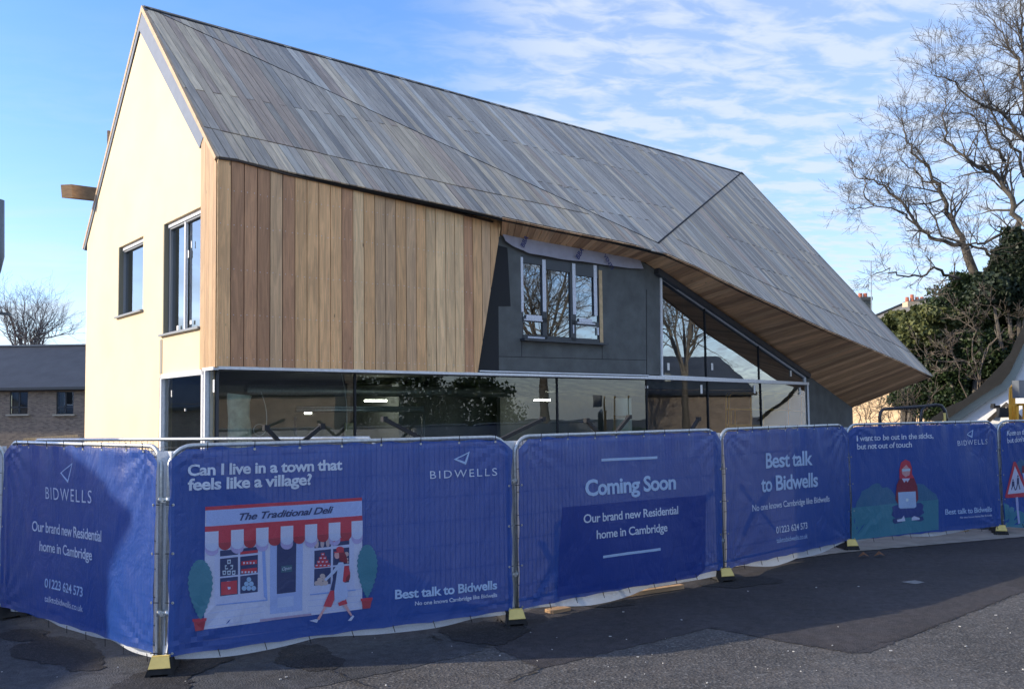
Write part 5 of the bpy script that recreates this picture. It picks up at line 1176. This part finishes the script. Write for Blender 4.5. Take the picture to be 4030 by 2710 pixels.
# yellow lift cage
lf_=root('access_platform','yellow steel guard cage of a lift at the right edge','access platform',w_(2200,1200,17.5)*[1,1,0])
def ly(x,y,Y=17.5): return w_(x,y,Y)
for xs,Yy in ((2140,17.5),(2172,17.8),(2200,18.2)):
    m=MB(); m.tube([ly(xs+8,1300,Yy),ly(xs,700,Yy),ly(xs+5,610,Yy),ly(xs+40,565,Yy),ly(xs+100,548,Yy),ly(xs+520,545,Yy)],.022,8); m.build('guard_rail',M_liftyel,lf_,smooth=True)
for (p,q) in (((2150,830),(2700,820)),((2240,830),(2240,1300)),((2335,828),(2335,1300)),((2500,820),(2500,1300)),((2150,1180),(2700,1170))):
    m=MB(); m.bar(ly(*p),ly(*q),.045,.045); m.build('guard_rail',M_liftyel,lf_)
m=MB(); m.box(ly(2345,620,17.3),(1,0,0),(0,1,0),Z,.18,.12,.17); m.build('control_box',M_flash,lf_)
m=MB(); m.box(ly(2450,1350,17.8)*[1,1,0]+Z*.95,(1,0,0),(0,1,0),Z,.9,.5,.25); m.build('deck',M_liftyel,lf_)
# black tubular hoops
hp=root('roll_hoop','black steel tube hoops of a machine standing behind the fence','machine rail',w_(800,1200,17.5)*[1,1,0])
for pts in ([(395,1300),(385,1000),(395,930),(435,890),(980,852),(1010,850)],[(940,1300),(938,1000),(950,900),(1000,850),(1150,830),(1215,845),(1260,905),(1285,1010),(1290,1300)]):
    m=MB(); m.tube([w_(x,y,17.5) for x,y in pts],.032,10); m.build('tube',M_tubeblk,hp,smooth=True)
m=MB(); m.box(w_(1262,1003,17.4),(1,0,0),(0,1,0),Z,.022,.01,.09); m.build('yellow_tag',M_yellow,hp)
m=MB(); m.box(w_(840,1500,17.8)*[1,1,0]+Z*.6,(1,0,0),(0,1,0),Z,1.3,.6,.5); m.build('machine_body',M_tubeblk,hp)
# ---------------------------------------------------------------- off-frame neighbours (cast the shade and fill the reflections)
def simple_house(label,P,ex,w_h,d_h,hz_,rz_,mw,uvm=True):
    ex=np.array([ex[0],ex[1],0.]); ex/=np.linalg.norm(ex); ey=np.array([-ex[1],ex[0],0]); P=np.array([P[0],P[1],0.]); h=root('neighbour_house',label,'house',P)
    m=MB(); c=[P,P+ex*w_h,P+ex*w_h+ey*d_h,P+ey*d_h]
    for i in range(4):
        p,q=c[i],c[(i+1)%4]; l=np.linalg.norm(q-p); m.poly([p,q,q+Z*hz_,p+Z*hz_],[(0,0),(l,0),(l,hz_),(0,hz_)])
    r0=P+ey*d_h/2+Z*rz_; r1=r0+ex*w_h; m.poly([c[0]+Z*hz_,r0,c[3]+Z*hz_],[(0,hz_),(d_h/2,rz_),(d_h,hz_)]); m.poly([c[1]+Z*hz_,c[2]+Z*hz_,r1],[(0,hz_),(d_h,hz_),(d_h/2,rz_)]); m.build('wall',mw,h)
    m=MB(); o1=-ey*.3-Z*.2; o2=ey*.3-Z*.2; m.prism([c[0]+Z*hz_+o1-ex*.3,c[1]+Z*hz_+o1+ex*.3,r1+ex*.3,r0-ex*.3],Z,.15); m.prism([c[2]+Z*hz_+o2+ex*.3,c[3]+Z*hz_+o2-ex*.3,r0-ex*.3,r1+ex*.3],Z,.15); m.build('roof',M_slate,h)
    for i in range(2):
        for j in range(3):
            m=MB(); m.box(P+ex*(w_h*(j+.5)/3)-ey*.02+Z*(1.5+i*2.5),ex,ey,Z,.55,.04,.6); w2_=m.build('window',M_white,h); k=MB(); k.box(P+ex*(w_h*(j+.5)/3)-ey*.07+Z*(1.5+i*2.5),ex,ey,Z,.45,.02,.5); k.build('pane',M_black,w2_)
    return h
simple_house('brick house across the street, outside the picture to the right',(27,-10),(.25,1),13,7,3.6,6.4,M_brickL)
simple_house('dark-roofed brick house off to the left beyond the picture, mirrored in the corner pane',(-34,20),(-.1,1),24,8,3.0,5.2,M_brickL)
0 and simple_house('white house further up the street, outside the picture to the right',(30,20),(.15,1),9,8,4.2,8.5,M_white)
simple_house('neighbour house outside the picture to the left shading the kerb',(-20,-4),(0,1),11.3,-5,4.6,6.1,M_brickL)
simple_house('unseen taller brick block added outside the picture to shade the corner banner',(-15,7.5),(0,1),3.1,5,6.6,7.1,M_brickL)  # added block, placed and sized so its shadow crosses the corner banner
simple_house('brick house mirrored in the wing glass, outside the picture to the right',(46,26),(.2,1),9,8,3.6,6.0,M_brickL)
# reflected trees opposite the building
for k,(x,y,h_,lab) in enumerate(((21,6,13,'bare street tree opposite the glass front, outside the picture'),(24,14,14,'second bare street tree opposite the wing, outside the picture'),(18,-3,12,'bare street tree near the camera, outside the picture'),(28,28,14,'bare tree beyond the cottage, outside the picture'))):
    bb=np.array([x,y,0.]); lm=[]
    for j in range(7):
        an_=j*.9+k; e1_=bb+np.array([math.cos(an_)*2.6,math.sin(an_)*2.6,h_*rd.uniform(.65,.95)]); s_=bb+Z*h_*.28; lm.append(([s_,s_+(e1_-s_)*.35+Z*.6,s_+(e1_-s_)*.7,e1_],.085,.02,rd,20,2.2,2,.7,.2))
    bare_tree(lab,bb,lm,[bb,bb+Z*h_*.3],.24,M_bark,.014)
mb=MB(); hd=root('evergreen_hedge','dark evergreen hedge opposite the glass front, outside the picture','hedge',(20,0,0))
for j in range(7): leaves(mb,(19.5+j*.5,-2+j*3.4,.7),(1.2,1.8,1.0),1800,.2,rd)
mb.build('foliage',M_leaf1,hd)
mb=MB(); hd=root('evergreen_trees','line of dark evergreen trees across the street, outside the picture','tree belt',(34,0,0))
for j in range(6): leaves(mb,(36+j*.4,-14+j*4.4,2.6+.8*math.sin(j*2.1)),(2.2,2.9,3.0),7000,.24,rd)
mb.build('foliage',M_leaf1,hd)
# ---------------------------------------------------------------- small things on the ground
cr=MB(); r=random.Random(9)
def crack(pts,wd):
    P=[gnd(*p)[:2] for p in pts]; L=[]
    for p,q in zip(P,P[1:]):
        n=max(2,int(np.linalg.norm(q-p)/.07))
        for j in range(n): L.append(p+(q-p)*j/n+np.array([r.gauss(0,.012),r.gauss(0,.016)]))
    for p,q in zip(L,L[1:]):
        d=(q-p); d/=max(np.linalg.norm(d),1e-6); w_=np.array([-d[1],d[0]])*wd*r.uniform(.3,1.2); cr.poly([(p[0]-w_[0],p[1]-w_[1],.0165),(q[0]-w_[0],q[1]-w_[1],.0165),(q[0]+w_[0],q[1]+w_[1],.0165),(p[0]+w_[0],p[1]+w_[1],.0165)])
for pts,wd in (([(560,2655),(760,2600),(960,2555),(1180,2525),(1500,2480)],.007),([(1680,2500),(1760,2530),(1850,2540),(1950,2552)],.010),([(1300,2640),(1420,2690),(1500,2720)],.010),([(2134,2629),(2050,2660),(1960,2700)],.014),([(2799,2470),(3060,2520),(3344,2568)],.005),([(100,2690),(350,2650),(560,2655)],.005),([(2900,2350),(3300,2300),(3700,2260)],.003),([(3344,2568),(3640,2480),(4030,2326)],.005)): crack(pts,wd)
o=cr.build('cracks',M_g3); o['kind']='stuff'
k=MB(); r=random.Random(5)
for _ in range(80):
    x,y=r.uniform(0,4030),r.uniform(2250,2705)
    p=gnd(x,y)
    if p[1]>14 or (p[1]>9.5 and p[0]<0): continue
    s_=r.uniform(.0015,.0055)*(1+p[1]*.05); t=r.uniform(0,3.14); k.box(p+Z*.012,(math.cos(t),math.sin(t),0),(-math.sin(t),math.cos(t),0),Z,s_*1.6,s_*.7,.003)
o=k.build('grit',mat('pale_grit',(.55,.54,.52),.8),None); o['kind']='stuff'
for (x,y,lab) in ((3400,2195,'brown dead leaf on the tarmac, left one of two below the Best talk banner'),(3462,2192,'brown dead leaf on the tarmac, right one of two below the Best talk banner')):
    p=gnd(x,y); k=MB(); k.poly([p+np.array([-.09,0,.02]),p+np.array([0,-.04,.06]),p+np.array([.09,.01,.02]),p+np.array([.01,.05,.09])]); thing1(k,'dead_leaf',mat('dead_leaf_brown',(.20,.09,.04),.8,var=.3,scale=30),lab,'leaf')
for i,(x0_,y0_,x1_,y1_,h_,lab,m_) in enumerate(((3560,2098,3690,2088,.05,'long pale scrap plank lying under the laptop woman banner',M_softw),(3745,2094,3800,2090,.09,'short pale timber offcut left of the last rubber foot',M_softw),(3800,2082,3850,2080,.13,'stack of pale timber offcuts under the laptop woman banner',M_softw),(3853,2084,3885,2082,.10,'dark grey scrap block beside the timber offcuts',M_flash),(2160,2412,2230,2398,.04,'brown plank end poking out under the Coming Soon banner',M_orange))):
    p,q=gnd(x0_,y0_),gnd(x1_,y1_); k=MB(); k.bar(p+Z*h_/2+nA*0,q+Z*h_/2,.14,h_); thing1(k,'timber_offcut' if m_ is not M_flash else 'scrap_block',m_,lab,'timber scrap' if m_ is not M_flash else 'scrap')
p,q=gnd(2230,2402),gnd(2700,2330); k=MB(); k.bar(p+Z*.03+np.array([0,.25,0]),q+Z*.03+np.array([0,.25,0]),.08,.05); thing1(k,'timber_plank',M_orange,'long brown plank lying along the foot of the Coming Soon panel','plank')
